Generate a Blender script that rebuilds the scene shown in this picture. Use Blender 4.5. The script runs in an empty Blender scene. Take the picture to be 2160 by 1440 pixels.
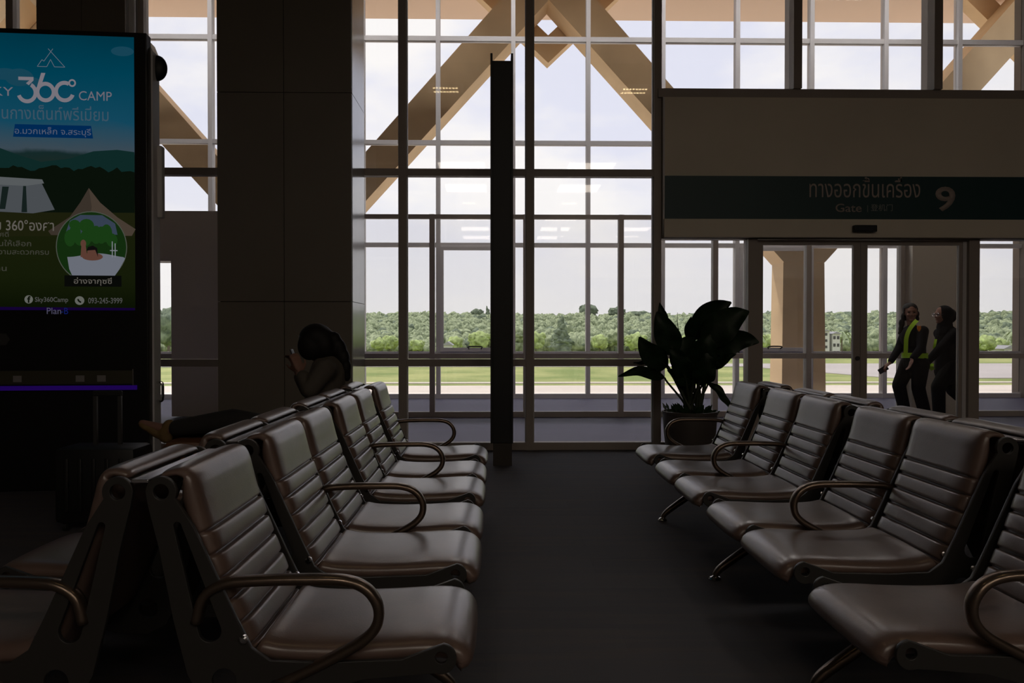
import bpy, bmesh, math, random
from mathutils import Vector, Matrix, noise
random.seed(7)
C = bpy.context.scene
COL = C.collection
PI = math.pi

# ------------------------------------------------------------------ camera
F = 1700.0
cam_d = bpy.data.cameras.new('camera'); cam = bpy.data.objects.new('camera', cam_d); COL.objects.link(cam)
cam_d.sensor_width = 36.0; cam_d.lens = 36.0 * F / 2160.0
cam_d.clip_start = 0.05; cam_d.clip_end = 3000
cam.location = (0, 0, 1.2)
cam.rotation_euler = (PI/2 - math.atan(20/F), 0, -math.atan(34/F))
C.camera = cam
RM = cam.rotation_euler.to_matrix()
def P(px, py, d):
    "point at distance d (world Y) seen at photo pixel px, py"
    v = RM @ Vector(((px-1080)/F, (720-py)/F, -1.0))
    v *= d / v.y
    return Vector((v.x, v.y, v.z + 1.2))

# ------------------------------------------------------------------ world, sun, exposure
C.view_settings.view_transform = 'Standard'; C.view_settings.look = 'None'
C.view_settings.exposure = 0.0; C.view_settings.gamma = 1.0
C.cycles.use_denoising = True
C.cycles.max_bounces = 10; C.cycles.diffuse_bounces = 5; C.cycles.glossy_bounces = 4
C.cycles.transparent_max_bounces = 24; C.cycles.sample_clamp_indirect = 6.0
C.cycles.caustics_reflective = False; C.cycles.caustics_refractive = False
W = bpy.data.worlds.new('sky'); C.world = W; W.use_nodes = True
nt = W.node_tree; nt.nodes.clear()
def N(nt, t, **kw):
    n = nt.nodes.new(t)
    for k, v in kw.items():
        if k in n.inputs: n.inputs[k].default_value = v
        else: setattr(n, k, v)
    return n
tc = N(nt, 'ShaderNodeTexCoord'); mp = N(nt, 'ShaderNodeMapping'); mp.inputs['Scale'].default_value = (1.0, 1.0, 2.6)
nz = N(nt, 'ShaderNodeTexNoise', Scale=3.1, Detail=7.0, Roughness=0.55)
rp = N(nt, 'ShaderNodeValToRGB'); rp.color_ramp.elements[0].position = .44; rp.color_ramp.elements[1].position = .60
mx = N(nt, 'ShaderNodeMix', data_type='RGBA'); mx.inputs[6].default_value = (.75, .77, .89, 1); mx.inputs[7].default_value = (.95, .935, .925, 1)
sp = N(nt, 'ShaderNodeSeparateXYZ'); r2 = N(nt, 'ShaderNodeMapRange'); r2.inputs['From Min'].default_value = 0.0; r2.inputs['From Max'].default_value = .22
m2 = N(nt, 'ShaderNodeMix', data_type='RGBA'); m2.inputs[6].default_value = (.86, .855, .85, 1)
bg = N(nt, 'ShaderNodeBackground', Strength=1.36); ow = N(nt, 'ShaderNodeOutputWorld')
L = nt.links.new
L(tc.outputs['Generated'], mp.inputs[0]); L(mp.outputs[0], nz.inputs['Vector']); L(nz.outputs[0], rp.inputs[0])
L(rp.outputs[0], mx.inputs[0]); L(tc.outputs['Generated'], sp.inputs[0]); L(sp.outputs['Z'], r2.inputs['Value'])
L(r2.outputs[0], m2.inputs[0]); L(mx.outputs[2], m2.inputs[7]); L(m2.outputs[2], bg.inputs[0]); L(bg.outputs[0], ow.inputs[0])

sd = bpy.data.lights.new('sun', 'SUN'); sun = bpy.data.objects.new('sun', sd); COL.objects.link(sun)
sd.energy = 2.8; sd.angle = math.radians(4); sd.color = (1, .95, .86)
sun.rotation_euler = Vector((.55, -.42, -1.35)).to_track_quat('-Z', 'Y').to_euler()
pd = bpy.data.lights.new('daylight_portal', 'AREA'); po = bpy.data.objects.new('daylight_portal', pd); COL.objects.link(po)
pd.shape = 'RECTANGLE'; pd.size = 17.4; pd.size_y = 8.1; pd.cycles.is_portal = True
po.location = (.9, 14.45, 4.1); po.rotation_euler = (-PI/2, 0, 0)   # daylight enters through the outer glass wall

LAMPS = [(-.9, 1.9), (2.5, 1.9)]                                  # small grilled lamps near the glass
HALL_FILL = [(x, y) for y in (-4.9, -8.0) for x in (-.9, 2.5, 5.9)]   # square glowing panels added behind the camera to brighten the hall
CORR = [(x, 12.9) for x in (-6.0, -2.8, .4, 3.6, 6.8)]             # glowing panels added overhead to brighten the glazed corridor
HALL_FILL_K, CORR_FILL_K = 8.5, 15.0

# ------------------------------------------------------------------ materials
def mat(name, col, rough=.6, metal=0., emis=None, estr=1., noise_s=None, noise_amt=.25, spec=.5, bump=0., bscale=None, col2=None, coat=0.):
    m = bpy.data.materials.new(name); m.use_nodes = True; t = m.node_tree
    b = t.nodes['Principled BSDF']
    b.inputs['Base Color'].default_value = (*col, 1); b.inputs['Roughness'].default_value = rough
    b.inputs['Metallic'].default_value = metal; b.inputs['Specular IOR Level'].default_value = spec
    b.inputs['Coat Weight'].default_value = coat; b.inputs['Coat Roughness'].default_value = .25
    if emis: b.inputs['Emission Color'].default_value = (*emis, 1); b.inputs['Emission Strength'].default_value = estr
    if noise_s:
        c = t.nodes.new('ShaderNodeTexCoord'); n = N(t, 'ShaderNodeTexNoise', Scale=noise_s, Detail=5.0)
        x = N(t, 'ShaderNodeMix', data_type='RGBA')
        r = N(t, 'ShaderNodeMapRange'); r.inputs['From Min'].default_value = .35; r.inputs['From Max'].default_value = .65
        x.inputs[6].default_value = (*[v*(1-noise_amt) for v in col], 1)
        x.inputs[7].default_value = (*(col2 or [min(1, v*(1+noise_amt)) for v in col]), 1)
        t.links.new(c.outputs['Object'], n.inputs['Vector']); t.links.new(n.outputs[0], r.inputs['Value']); t.links.new(r.outputs[0], x.inputs[0])
        t.links.new(x.outputs[2], b.inputs['Base Color'])
    if bump:
        c = t.nodes.new('ShaderNodeTexCoord'); n = N(t, 'ShaderNodeTexNoise', Scale=bscale or 60., Detail=4.0)
        bn = N(t, 'ShaderNodeBump', Strength=bump, Distance=.01)
        t.links.new(c.outputs['Object'], n.inputs['Vector']); t.links.new(n.outputs[0], bn.inputs['Height']); t.links.new(bn.outputs[0], b.inputs['Normal'])
    return m
def S(r, g, b):
    f = lambda v: ((v/255+.055)/1.055)**2.4 if v > 10 else v/255/12.92
    return (f(r), f(g), f(b))
def emat(name, rgb, k=1.0):
    m = bpy.data.materials.new(name); m.use_nodes = True; t = m.node_tree; t.nodes.clear()
    e = N(t, 'ShaderNodeEmission', Strength=k); e.inputs[0].default_value = (*S(*rgb), 1)
    o = N(t, 'ShaderNodeOutputMaterial'); t.links.new(e.outputs[0], o.inputs[0]); return m
def glass(name, tint=(.963, .960, .960), refl=1.0):
    m = bpy.data.materials.new(name); m.use_nodes = True; t = m.node_tree; t.nodes.clear()
    tr = N(t, 'ShaderNodeBsdfTransparent'); tr.inputs[0].default_value = (*tint, 1)
    gl = N(t, 'ShaderNodeBsdfGlossy', Roughness=.02); fr = N(t, 'ShaderNodeFresnel', IOR=1.45)
    mu = N(t, 'ShaderNodeMath', operation='MULTIPLY'); mu.inputs[1].default_value = refl
    mi = N(t, 'ShaderNodeMixShader'); o = N(t, 'ShaderNodeOutputMaterial')
    t.links.new(fr.outputs[0], mu.inputs[0]); t.links.new(mu.outputs[0], mi.inputs[0]); t.links.new(tr.outputs[0], mi.inputs[1]); t.links.new(gl.outputs[0], mi.inputs[2])
    t.links.new(mi.outputs[0], o.inputs[0]); return m

M = {}
M['leather'] = mat('brown_leather', (.155, .100, .080), .37, noise_s=9., noise_amt=.10, spec=.6, coat=.65, bump=.06, bscale=180.)
M['bronze'] = mat('bronze_arm_metal', (.20, .15, .115), .28, metal=.85)
M['darkmetal'] = mat('dark_grey_cast_frame', (.040, .037, .034), .45, metal=.2)
M['bright'] = mat('polished_steel', (.80, .78, .80), .22, metal=1.)
M['chrome'] = mat('chrome_bolt', (.8, .8, .8), .12, metal=1.)
M['rubber'] = mat('black_rubber', (.012, .012, .012), .7)
M['inner'] = mat('bronze_grey_aluminium', (.40, .345, .305), .5)
M['outer'] = mat('light_grey_aluminium', (.74, .72, .73), .5)
M['mid'] = mat('grey_aluminium', (.56, .52, .49), .5)
M['cells'] = emat('warm_lamp_cells', (255, 225, 170), 22.)
M['glass'] = glass('clear_glass')
M['gasket'] = mat('dark_gasket', (.03, .028, .026), .6)
M['panel'] = mat('taupe_wall_panel', (.85, .765, .635), .65, noise_s=1.2, noise_amt=.04)
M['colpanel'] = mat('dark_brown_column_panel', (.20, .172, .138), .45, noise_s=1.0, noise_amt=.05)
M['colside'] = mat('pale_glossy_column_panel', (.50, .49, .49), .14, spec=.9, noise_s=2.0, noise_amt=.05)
M['partition'] = mat('grey_partition_panel', (.74, .70, .63), .6)
M['teal'] = mat('dark_teal_sign', (.012, .055, .062), .45)
M['letter'] = mat('grey_beige_lettering', (.52, .44, .40), .6)
M['letterdim'] = mat('dull_grey_lettering', (.34, .36, .35), .6)
M['black'] = mat('matt_black', (.008, .009, .010), .5)
M['blackgloss'] = mat('black_kiosk_casing', (.006, .006, .007), .35)
M['whitecase'] = mat('pale_grey_kiosk_side', (.85, .83, .86), .35)
M['brownbase'] = mat('brown_painted_post_base', (.05, .04, .032), .5)
M['tan'] = mat('tan_rendered_concrete', (.76, .56, .33), .75, noise_s=1.5, noise_amt=.07)
M['soffit'] = mat('beige_soffit', (.82, .64, .50), .8)
M['pot'] = mat('dark_brown_planter', (.085, .070, .064), .5)
M['soil'] = mat('dark_soil', (.02, .015, .01), .9, noise_s=40., noise_amt=.5)
M['leaf'] = mat('dark_green_leaf', (.018, .048, .016), .42, noise_s=14., noise_amt=.3)
M['stem'] = mat('green_brown_stem', (.025, .035, .014), .6)
M['skin'] = mat('warm_skin', (.28, .145, .105), .6)
M['hair'] = mat('black_hair', (.008, .006, .006), .6, spec=.3)
M['navy'] = mat('navy_uniform_cloth', (.008, .008, .012), .85, spec=.2, bump=.1, bscale=40.)
M['blackcloth'] = mat('black_cloth', (.006, .0055, .0065), .9, spec=.2, bump=.1, bscale=40.)
M['hivis'] = mat('yellow_green_reflective_webbing', (.42, .75, .03), .5)
M['patch'] = mat('orange_sleeve_patch', (.75, .25, .03), .6)
M['shoe'] = mat('black_shoe', (.01, .01, .01), .5)
M['white'] = mat('white_plastic', (.75, .75, .75), .4)
M['phone'] = mat('grey_phone', (.03, .03, .04), .5, spec=.3)
M['greyshirt'] = mat('dark_taupe_shirt', (.10, .085, .07), .85)
M['trouser'] = mat('charcoal_trousers', (.03, .028, .028), .9)
M['yshoe'] = mat('ochre_brown_shoe', (.20, .125, .045), .7)
M['bag'] = mat('brown_leather_bag', (.16, .07, .03), .5, bump=.1)
M['suitcase'] = mat('black_ribbed_suitcase', (.008, .008, .009), .5)
M['handle'] = mat('grey_tube_metal', (.09, .09, .09), .4, metal=.6)
M['ceil'] = mat('grey_ceiling', (.24, .22, .20), .8)
M['roomwall'] = mat('brown_grey_room_wall', (.22, .19, .165), .8)
M['canopyhazed'] = mat('haze_paled_canopy_green', (.27, .35, .19), .9, noise_s=1.3, noise_amt=.45, col2=(.43, .50, .30))  # foliage colour paled to stand in for distance haze
M['canopydark'] = mat('dark_tree_green', (.15, .205, .14), .9, noise_s=1.1, noise_amt=.4, col2=(.24, .30, .20))
M['canopylight'] = mat('bright_bush_green', (.40, .50, .20), .9, noise_s=1.3, noise_amt=.35)
M['palmleaf'] = mat('palm_green', (.34, .42, .24), .8)
M['bark'] = mat('grey_bark', (.16, .13, .10), .9)
M['housewall'] = mat('white_house_wall', (.7, .7, .68), .8)
M['houseroof'] = mat('grey_metal_roof', (.35, .35, .37), .6)

def carpet(name, c1, c2, c3, rough=.8):
    m = bpy.data.materials.new(name); m.use_nodes = True; t = m.node_tree; b = t.nodes['Principled BSDF']
    b.inputs['Roughness'].default_value = rough; b.inputs['Specular IOR Level'].default_value = .5
    c = t.nodes.new('ShaderNodeTexCoord')
    mp = N(t, 'ShaderNodeMapping'); mp.inputs['Scale'].default_value = (.8, 9., 1.)
    n1 = N(t, 'ShaderNodeTexNoise', Scale=1.6, Detail=3.0)
    br = N(t, 'ShaderNodeTexBrick', Scale=1.0); br.inputs['Color1'].default_value = (*c1, 1); br.inputs['Color2'].default_value = (*c2, 1)
    br.inputs['Mortar'].default_value = (*[v*.8 for v in c1], 1); br.inputs['Mortar Size'].default_value = .002
    br.inputs['Brick Width'].default_value = 1.0; br.inputs['Row Height'].default_value = .25
    x = N(t, 'ShaderNodeMix', data_type='RGBA'); x.inputs[7].default_value = (*c3, 1)
    r = N(t, 'ShaderNodeMapRange'); r.inputs['From Min'].default_value = .45; r.inputs['From Max'].default_value = .7; r.inputs['To Max'].default_value = .7
    n2 = N(t, 'ShaderNodeTexNoise', Scale=350., Detail=2.0); bn = N(t, 'ShaderNodeBump', Strength=.35, Distance=.004)
    k = t.links.new
    k(c.outputs['Object'], br.inputs['Vector']); k(c.outputs['Object'], mp.inputs[0]); k(mp.outputs[0], n1.inputs['Vector']); k(n1.outputs[0], r.inputs['Value'])
    k(r.outputs[0], x.inputs[0]); k(br.outputs[0], x.inputs[6]); k(x.outputs[2], b.inputs['Base Color'])
    k(c.outputs['Object'], n2.inputs['Vector']); k(n2.outputs[0], bn.inputs['Height']); k(bn.outputs[0], b.inputs['Normal'])
    return m
M['carpet'] = carpet('charcoal_carpet', (.082, .077, .086), (.070, .067, .077), (.105, .085, .080))
M['carpet2'] = carpet('blue_grey_carpet', (.125, .118, .20), (.11, .106, .18), (.14, .125, .20), .6)
M['grass'] = mat('field_grass', (.26, .34, .085), .9, noise_s=.16, noise_amt=.22, col2=(.40, .42, .15))
M['apron'] = mat('pale_concrete_apron', (.70, .62, .54), .85, noise_s=.2, noise_amt=.05)
M['asphalt'] = mat('pale_taxiway_asphalt', (.50, .46, .44), .85, noise_s=.1, noise_amt=.08)
M['forestfloor'] = mat('forest_floor', (.26, .32, .18), .95, noise_s=.3, noise_amt=.3)

# ------------------------------------------------------------------ mesh helpers
ORG = {}
def tag(o, label=None, cat=None, group=None, kind=None):
    for k, v in (('label', label), ('category', cat), ('group', group), ('kind', kind)):
        if v: o[k] = v
    return o
def empty(name, loc=(0, 0, 0), rz=0, **kw):
    o = bpy.data.objects.new(name, None); COL.objects.link(o); o.location = loc; o.rotation_euler = (0, 0, rz)
    o.empty_display_size = .1; ORG[o] = Vector(loc); return tag(o, **kw)
def link(name, me, m, parent=None, origin=None, smooth=False, local=False, **kw):
    "link mesh data given in world coordinates (or in the parent's own when local)"
    if isinstance(me, bmesh.types.BMesh):
        bm = me; me = bpy.data.meshes.new(name); bmesh.ops.recalc_face_normals(bm, faces=bm.faces[:]); bm.to_mesh(me); bm.free()
    o = bpy.data.objects.new(name, me); COL.objects.link(o)
    for x in (m if isinstance(m, (list, tuple)) else [m]):
        me.materials.append(x)
    org = ORG.get(parent, Vector((0, 0, 0))) if parent else Vector(origin or (0, 0, 0))
    if local: org = Vector((0, 0, 0))
    if org.length > 0: me.transform(Matrix.Translation(-org))
    if parent: o.parent = parent; ORG[o] = org
    else: o.location = org; ORG[o] = org
    if smooth:
        me.polygons.foreach_set('use_smooth', [True]*len(me.polygons))
        try: me.set_sharp_from_angle(angle=math.radians(45 if smooth is True else smooth))
        except Exception: pass
    return tag(o, **kw)
def box(bm, x0, x1, y0, y1, z0, z1, bev=0.):
    b2 = bmesh.new() if bev else bm
    v = [b2.verts.new(p) for p in ((x0,y0,z0),(x1,y0,z0),(x1,y1,z0),(x0,y1,z0),(x0,y0,z1),(x1,y0,z1),(x1,y1,z1),(x0,y1,z1))]
    for f in ((0,3,2,1),(4,5,6,7),(0,1,5,4),(1,2,6,5),(2,3,7,6),(3,0,4,7)): b2.faces.new([v[i] for i in f])
    if bev:
        bmesh.ops.bevel(b2, geom=b2.edges[:], offset=bev, segments=2, affect='EDGES', profile=.5)
        me = bpy.data.meshes.new('t'); b2.to_mesh(me); b2.free(); bm.from_mesh(me); bpy.data.meshes.remove(me)
    return bm
def B(*a, **k): return box(bmesh.new(), *a, **k)
def frame_axes(t, up=Vector((0, 0, 1))):
    t = t.normalized()
    if abs(t.dot(up)) > .98: up = Vector((0, 1, 0))
    s = t.cross(up).normalized(); return s, s.cross(t).normalized()
def tube(bm, pts, r, n=10, ry=None, up=Vector((0, 0, 1)), cap=True, sq=2.0):
    "sweep an (elliptical) ring along points; r may be a list; ry = size along the second axis"
    pts = [Vector(p) for p in pts]; k = len(pts); rings = []
    for i, p in enumerate(pts):
        t = pts[min(i+1, k-1)] - pts[max(i-1, 0)]
        s, u = frame_axes(t, up)
        ra = r[i] if isinstance(r, (list, tuple)) else r
        rb = (ry[i] if isinstance(ry, (list, tuple)) else ry) if ry is not None else ra
        ring = []
        for j in range(n):
            a = 2*PI*j/n; c, q = math.cos(a), math.sin(a)
            c = math.copysign(abs(c)**(2/sq), c); q = math.copysign(abs(q)**(2/sq), q)
            ring.append(bm.verts.new(p + s*c*ra + u*q*rb))
        rings.append(ring)
    for a, b in zip(rings, rings[1:]):
        for j in range(n): bm.faces.new((a[j], a[(j+1) % n], b[(j+1) % n], b[j]))
    if cap: bm.faces.new(rings[0][::-1]); bm.faces.new(rings[-1])
    return bm
def spline(ctrl, per=8):
    "Catmull-Rom through control points"
    p = [Vector(c) for c in ctrl]; p = [2*p[0]-p[1]] + p + [2*p[-1]-p[-2]]; out = []
    for i in range(1, len(p)-2):
        for j in range(per):
            t = j/per; a, b, c, d = p[i-1], p[i], p[i+1], p[i+2]
            out.append(.5*((2*b)+(-a+c)*t+(2*a-5*b+4*c-d)*t*t+(-a+3*b-3*c+d)*t**3))
    out.append(p[-2]); return out
def lathe(bm, prof, c, n=28):
    rings = []
    for r, z in prof:
        rings.append([bm.verts.new((c[0]+r*math.cos(2*PI*j/n), c[1]+r*math.sin(2*PI*j/n), c[2]+z)) for j in range(n)])
    for a, b in zip(rings, rings[1:]):
        for j in range(n): bm.faces.new((a[j], a[(j+1) % n], b[(j+1) % n], b[j]))
    if prof[0][0] > 1e-4: bm.faces.new(rings[0][::-1])
    if prof[-1][0] > 1e-4: bm.faces.new(rings[-1])
    return bm
def cyl(bm, a, b, r, n=16): return tube(bm, [a, b], r, n)
def plate(outline, holes, th, bev=0.0015):
    "flat plate with holes in the x/z plane, thickness along y"
    cu = bpy.data.curves.new('t', 'CURVE'); cu.dimensions = '2D'; cu.fill_mode = 'BOTH'; cu.extrude = th/2 - bev; cu.bevel_depth = bev; cu.bevel_resolution = 1
    for loop in [outline] + holes:
        s = cu.splines.new('POLY'); s.points.add(len(loop)-1); s.use_cyclic_u = True
        for q, (x, z) in zip(s.points, loop): q.co = (x, z, 0, 1)
    o = bpy.data.objects.new('t', cu); COL.objects.link(o)
    dg = bpy.context.evaluated_depsgraph_get(); dg.update()
    me = bpy.data.meshes.new_from_object(o.evaluated_get(dg)); me.materials.clear()
    bpy.data.objects.remove(o); bpy.data.curves.remove(cu)
    me.transform(Matrix.Rotation(PI/2, 4, 'X')); return me
def circ(cx, cz, r, n=20, a0=0, a1=2*PI): 
    full = abs(a1-a0-2*PI) < 1e-6
    k = n if full else n+1
    return [(cx+r*math.cos(a0+(a1-a0)*i/n), cz+r*math.sin(a0+(a1-a0)*i/n)) for i in range(k)]
def slot(x0, z0, x1, z1, r0, r1, n=10):
    a = math.atan2(z1-z0, x1-x0)
    return circ(x1, z1, r1, n, a-PI/2, a+PI/2) + circ(x0, z0, r0, n, a+PI/2, a+3*PI/2)
def text_mesh(s, x0, x1, z0, z1, y, bold=0., ext=0.):
    "lettering in the x/z plane fitted to a rectangle, reading from -y"
    cu = bpy.data.curves.new('t', 'FONT'); cu.body = s; cu.size = 1; cu.offset = bold; cu.extrude = 0; cu.resolution_u = 4
    o = bpy.data.objects.new('t', cu); COL.objects.link(o)
    dg = bpy.context.evaluated_depsgraph_get(); dg.update()
    me = bpy.data.meshes.new_from_object(o.evaluated_get(dg))
    bpy.data.objects.remove(o); bpy.data.curves.remove(cu)
    xs = [v.co.x for v in me.vertices]; ys = [v.co.y for v in me.vertices]
    a, b, c, d = min(xs), max(xs), min(ys), max(ys)
    for v in me.vertices:
        v.co = Vector((x0+(v.co.x-a)/(b-a)*(x1-x0), y, z0+(v.co.y-c)/(d-c)*(z1-z0)))
    bm = bmesh.new(); bm.from_mesh(me); bpy.data.meshes.remove(me)
    bmesh.ops.remove_doubles(bm, verts=bm.verts[:], dist=1e-5)
    if ext:
        r = bmesh.ops.extrude_face_region(bm, geom=bm.faces[:])
        for v in r['geom']:
            if isinstance(v, bmesh.types.BMVert): v.co.y += ext
    return bm
def merge(bm, other):
    me = bpy.data.meshes.new('t'); other.to_mesh(me); other.free(); bm.from_mesh(me); bpy.data.meshes.remove(me); return bm
def blob(bm, c, r, R=None, sub=3):
    "ellipsoid"
    b = bmesh.ops.create_icosphere(bm, subdivisions=sub, radius=1)
    r = Vector(r) if not isinstance(r, (int, float)) else Vector((r, r, r))
    m = Matrix.Translation(Vector(c)) @ ((R or Matrix.Identity(3)).to_4x4()) @ Matrix.Diagonal((*r, 1))
    bmesh.ops.transform(bm, verts=b['verts'], matrix=m)
def limb(bm, pts, flat=None):
    "tapered capsules through (point, radius)"
    for (p, r) in pts: blob(bm, p, r, sub=2)
    for (p, r), (q, s) in zip(pts, pts[1:]):
        tube(bm, [p, q], [r, s], 12)
def remesh(bm, vox, smooth=3, fac=.5):
    me = bpy.data.meshes.new('t'); bm.to_mesh(me); bm.free()
    o = bpy.data.objects.new('t', me); COL.objects.link(o)
    m = o.modifiers.new('r', 'REMESH'); m.mode = 'VOXEL'; m.voxel_size = vox; m.use_smooth_shade = True
    if smooth: s = o.modifiers.new('s', 'SMOOTH'); s.iterations = smooth; s.factor = fac
    dg = bpy.context.evaluated_depsgraph_get(); dg.update()
    out = bpy.data.meshes.new_from_object(o.evaluated_get(dg))
    bpy.data.objects.remove(o); bpy.data.meshes.remove(me); return out

# ------------------------------------------------------------------ the building
D1, D2, D3 = 8.23, 11.4, 14.6        # inner glass wall, corridor partition, outer glass wall
Z = lambda py, d: P(1046, py, d).z
X = lambda px, d: P(px, 700, d).x
link('floor', B(-9, 9.6, -9, D1+.05, -.3, 0), M['carpet'], kind='structure')
link('floor_corridor', B(-9, 9.6, D1+.05, D3+.3, -.3, 0), M['carpet2'], kind='structure')
link('ceiling', B(-9, 9.6, -9, D1-.1, 5.6, 5.9), M['ceil'], kind='structure')
link('ceiling_corridor', B(-9, 9.6, D1-.1, D3+.05, 8.14, 8.5), M['soffit'], kind='structure')
link('wall_upper', B(-9, 9.6, D1-.1, D1+.1, 5.6, 8.14), M['roomwall'], kind='structure')
link('wall_back', B(-9, 9.6, -9.2, -9, 0, 5.6), M['roomwall'], kind='structure')
link('wall_left', B(-9.2, -9, -9, D3+.2, 0, 8.14), M['roomwall'], kind='structure')
link('wall_right', B(9.6, 9.8, -9, D3+.2, 0, 8.14), M['roomwall'], kind='structure')
link('roof_soffit', B(-24, 26, D3+.05, 18.0, 8.14, 8.6), M['soffit'], kind='structure')

# inner curtain wall
def post(bm, x, w, y, z0, z1, dep=.12): box(bm, x-w/2, x+w/2, y-dep/2, y+dep/2, z0, z1)
w1 = bmesh.new()
for px in (851, 1117, 1384): post(w1, X(px, D1), .075, D1, 0, 5.6)
for px in (300,): post(w1, X(px, D1), .11, D1, 0, 5.6)
for x in (-4.85, -6.2, -7.5): post(w1, x, .07, D1, 0, 5.6)
xL, xg = -9.0, X(1384, D1)
for z0, z1 in ((0, .075), (Z(772, D1), Z(757, D1)), (Z(373, D1), Z(358, D1)), (4.78, 4.85), (5.52, 5.6)):
    box(w1, xL, xg, D1-.05, D1+.05, z0, z1)
win1 = link('window_1', w1, M['inner'], kind='structure')
g = bmesh.new()
for z0, z1 in ((.075, Z(772, D1)), (Z(757, D1), Z(373, D1)), (Z(358, D1), 5.55)): box(g, xL, xg, D1-.006, D1+.006, z0, z1)
link('pane', g, M['glass'], win1)
# thin dark gaskets at pane edges
gk = bmesh.new()
for px in (851, 1117, 1384):
    for s in (-1, 1):
        x = X(px, D1)+s*.0425; box(gk, x-.005, x+.005, D1-.025, D1+.025, .08, 5.5)
link('gasket', gk, M['outer'], win1)
# gate side: upper windows over the gate wall
w2 = bmesh.new()
for px in (1671, 1962): post(w2, X(px, D1), .085, D1, 3.66, 5.6, .26)
post(w2, 5.83, .085, D1, 3.66, 5.6, .26); post(w2, 7.2, .085, D1, 3.66, 5.6, .26)
zt = Z(204, D1)
box(w2, xg, 9.6, D1-.09, D1+.09, zt-.02, zt+.07); box(w2, xg, 9.6, D1-.05, D1+.05, 4.78, 4.85); box(w2, xg, 9.6, D1-.05, D1+.05, 5.52, 5.6)
win2 = link('window_2', w2, M['inner'], kind='structure')
link('pane', B(xg+.04, 9.6, D1-.006, D1+.006, zt+.07, 5.55), M['glass'], win2)
zh = Z(497, D1); zs0, zs1 = Z(460, D1-.13), Z(369, D1-.13)
link('wall_gate', B(xg+.045, 9.6, D1-.1, D1+.1, zh, zt-.02), M['panel'], kind='structure')
link('trim_1', B(xg+.045, 9.6, D1-.17, D1-.1, zh-.03, zs0-.005, bev=.006), M['panel'], kind='structure')
link('trim_2', B(xg+.04, xg+.058, D1-.13, D1-.1, zh, zt-.03), M['outer'], kind='structure')
# gate sign
sg = empty('gate_sign', (xg+3.0, D1-.13, zs0), label='long dark teal airport gate sign with grey Thai lettering and a big 9', cat='sign')
sy = D1-.13
link('sign_board', B(xg+.06, 9.4, sy, D1-.1, zs0, zs1), M['teal'], sg)
def sgn(s, x0, x1, y0, y1, bold=.0):
    return text_mesh(s, X(x0, sy), X(x1, sy), Z(y1, sy), Z(y0, sy), sy-.004, bold, .003)
link('thai_lettering', sgn('ทางออกขึ้นเครื่อง', 1706, 1939, 370, 414, .0), M['letter'], sg)
link('gate_lettering', sgn('Gate', 1761, 1816, 427, 445, .010), M['letter'], sg)
link('chinese_lettering', sgn('| 登机门', 1828, 1881, 428, 445), M['letterdim'], sg)
link('number', sgn('9', 1971, 2013, 390, 443, .018), M['letter'], sg)
# door sensor
ds = link('door_sensor', B(X(1797, 8.05), X(1845, 8.05), 8.0, D1-.17, Z(487, 8.03), Z(473, 8.03), bev=.008), M['black'], origin=(X(1821, 8.05), 8.05, Z(487, 8.03)),
     label='small black motion sensor mounted over the sliding gate doors', cat='sensor')
link('sensor_window', B(X(1806, 8.05), X(1836, 8.05), 7.996, 8.001, Z(484, 8.03), Z(477, 8.03)), M['phone'], ds)
# gate doors
def door_frame(bm, x0, x1, z0, z1, w, dep=.05, y=D1, bot=.09):
    box(bm, x0, x0+w, y-dep/2, y+dep/2, z0, z1); box(bm, x1-w, x1, y-dep/2, y+dep/2, z0, z1)
    box(bm, x0+w, x1-w, y-dep/2, y+dep/2, z1-.05, z1); box(bm, x0+w, x1-w, y-dep/2, y+dep/2, z0, z0+bot)
xa, xb, xc, xd, xe = X(1573, D1), X(1592, D1), X(1812, D1), X(2024, D1), X(2056, D1)
w3 = bmesh.new()
box(w3, xa, xb, D1-.08, D1+.08, 0, zh); box(w3, X(2034, D1), xe, D1-.08, D1+.08, 0, zh)
box(w3, xg+.04, 9.6, D1-.08, D1+.08, zh-.035, zh)
box(w3, xg+.04, xa, D1-.05, D1+.05, 0, .075); box(w3, xe, 9.6, D1-.05, D1+.05, 0, .075)
post(w3, 6.1, .07, D1, 0, zh); post(w3, 7.4, .07, D1, 0, zh); post(w3, 8.7, .07, D1, 0, zh)
win3 = link('window_3', w3, M['inner'], kind='structure')
g = bmesh.new(); box(g, xg+.04, xa, D1-.006, D1+.006, .075, zh-.035); box(g, xe, 9.6, D1-.006, D1+.006, .075, zh-.035)
link('pane', g, M['glass'], win3)
dr = empty('door_1', (xc, D1, 0), kind='structure')
for x0, x1, hx in ((xb+.005, xc-.002, xc-.04), (xc+.002, xd+.045, xc+.04)):
    b = bmesh.new(); door_frame(b, x0, x1, .012, zh-.04, .07, .045, D1-.005, .10)
    lf = link('door_leaf', b, M['inner'], dr)
    link('pane', B(x0+.07, x1-.07, D1-.011, D1+.001, .11, zh-.09), M['glass'], lf)
b = bmesh.new(); cyl(b, (xc-.03, D1-.045, .93), (xc-.03, D1-.02, .93), .022)
link('door_lock', b, M['darkmetal'], dr)
b = bmesh.new(); box(b, xd+.01, xd+.05, D1-.035, D1-.028, .1, zh-.05)
link('edge_strip', b, M['outer'], dr)

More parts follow.
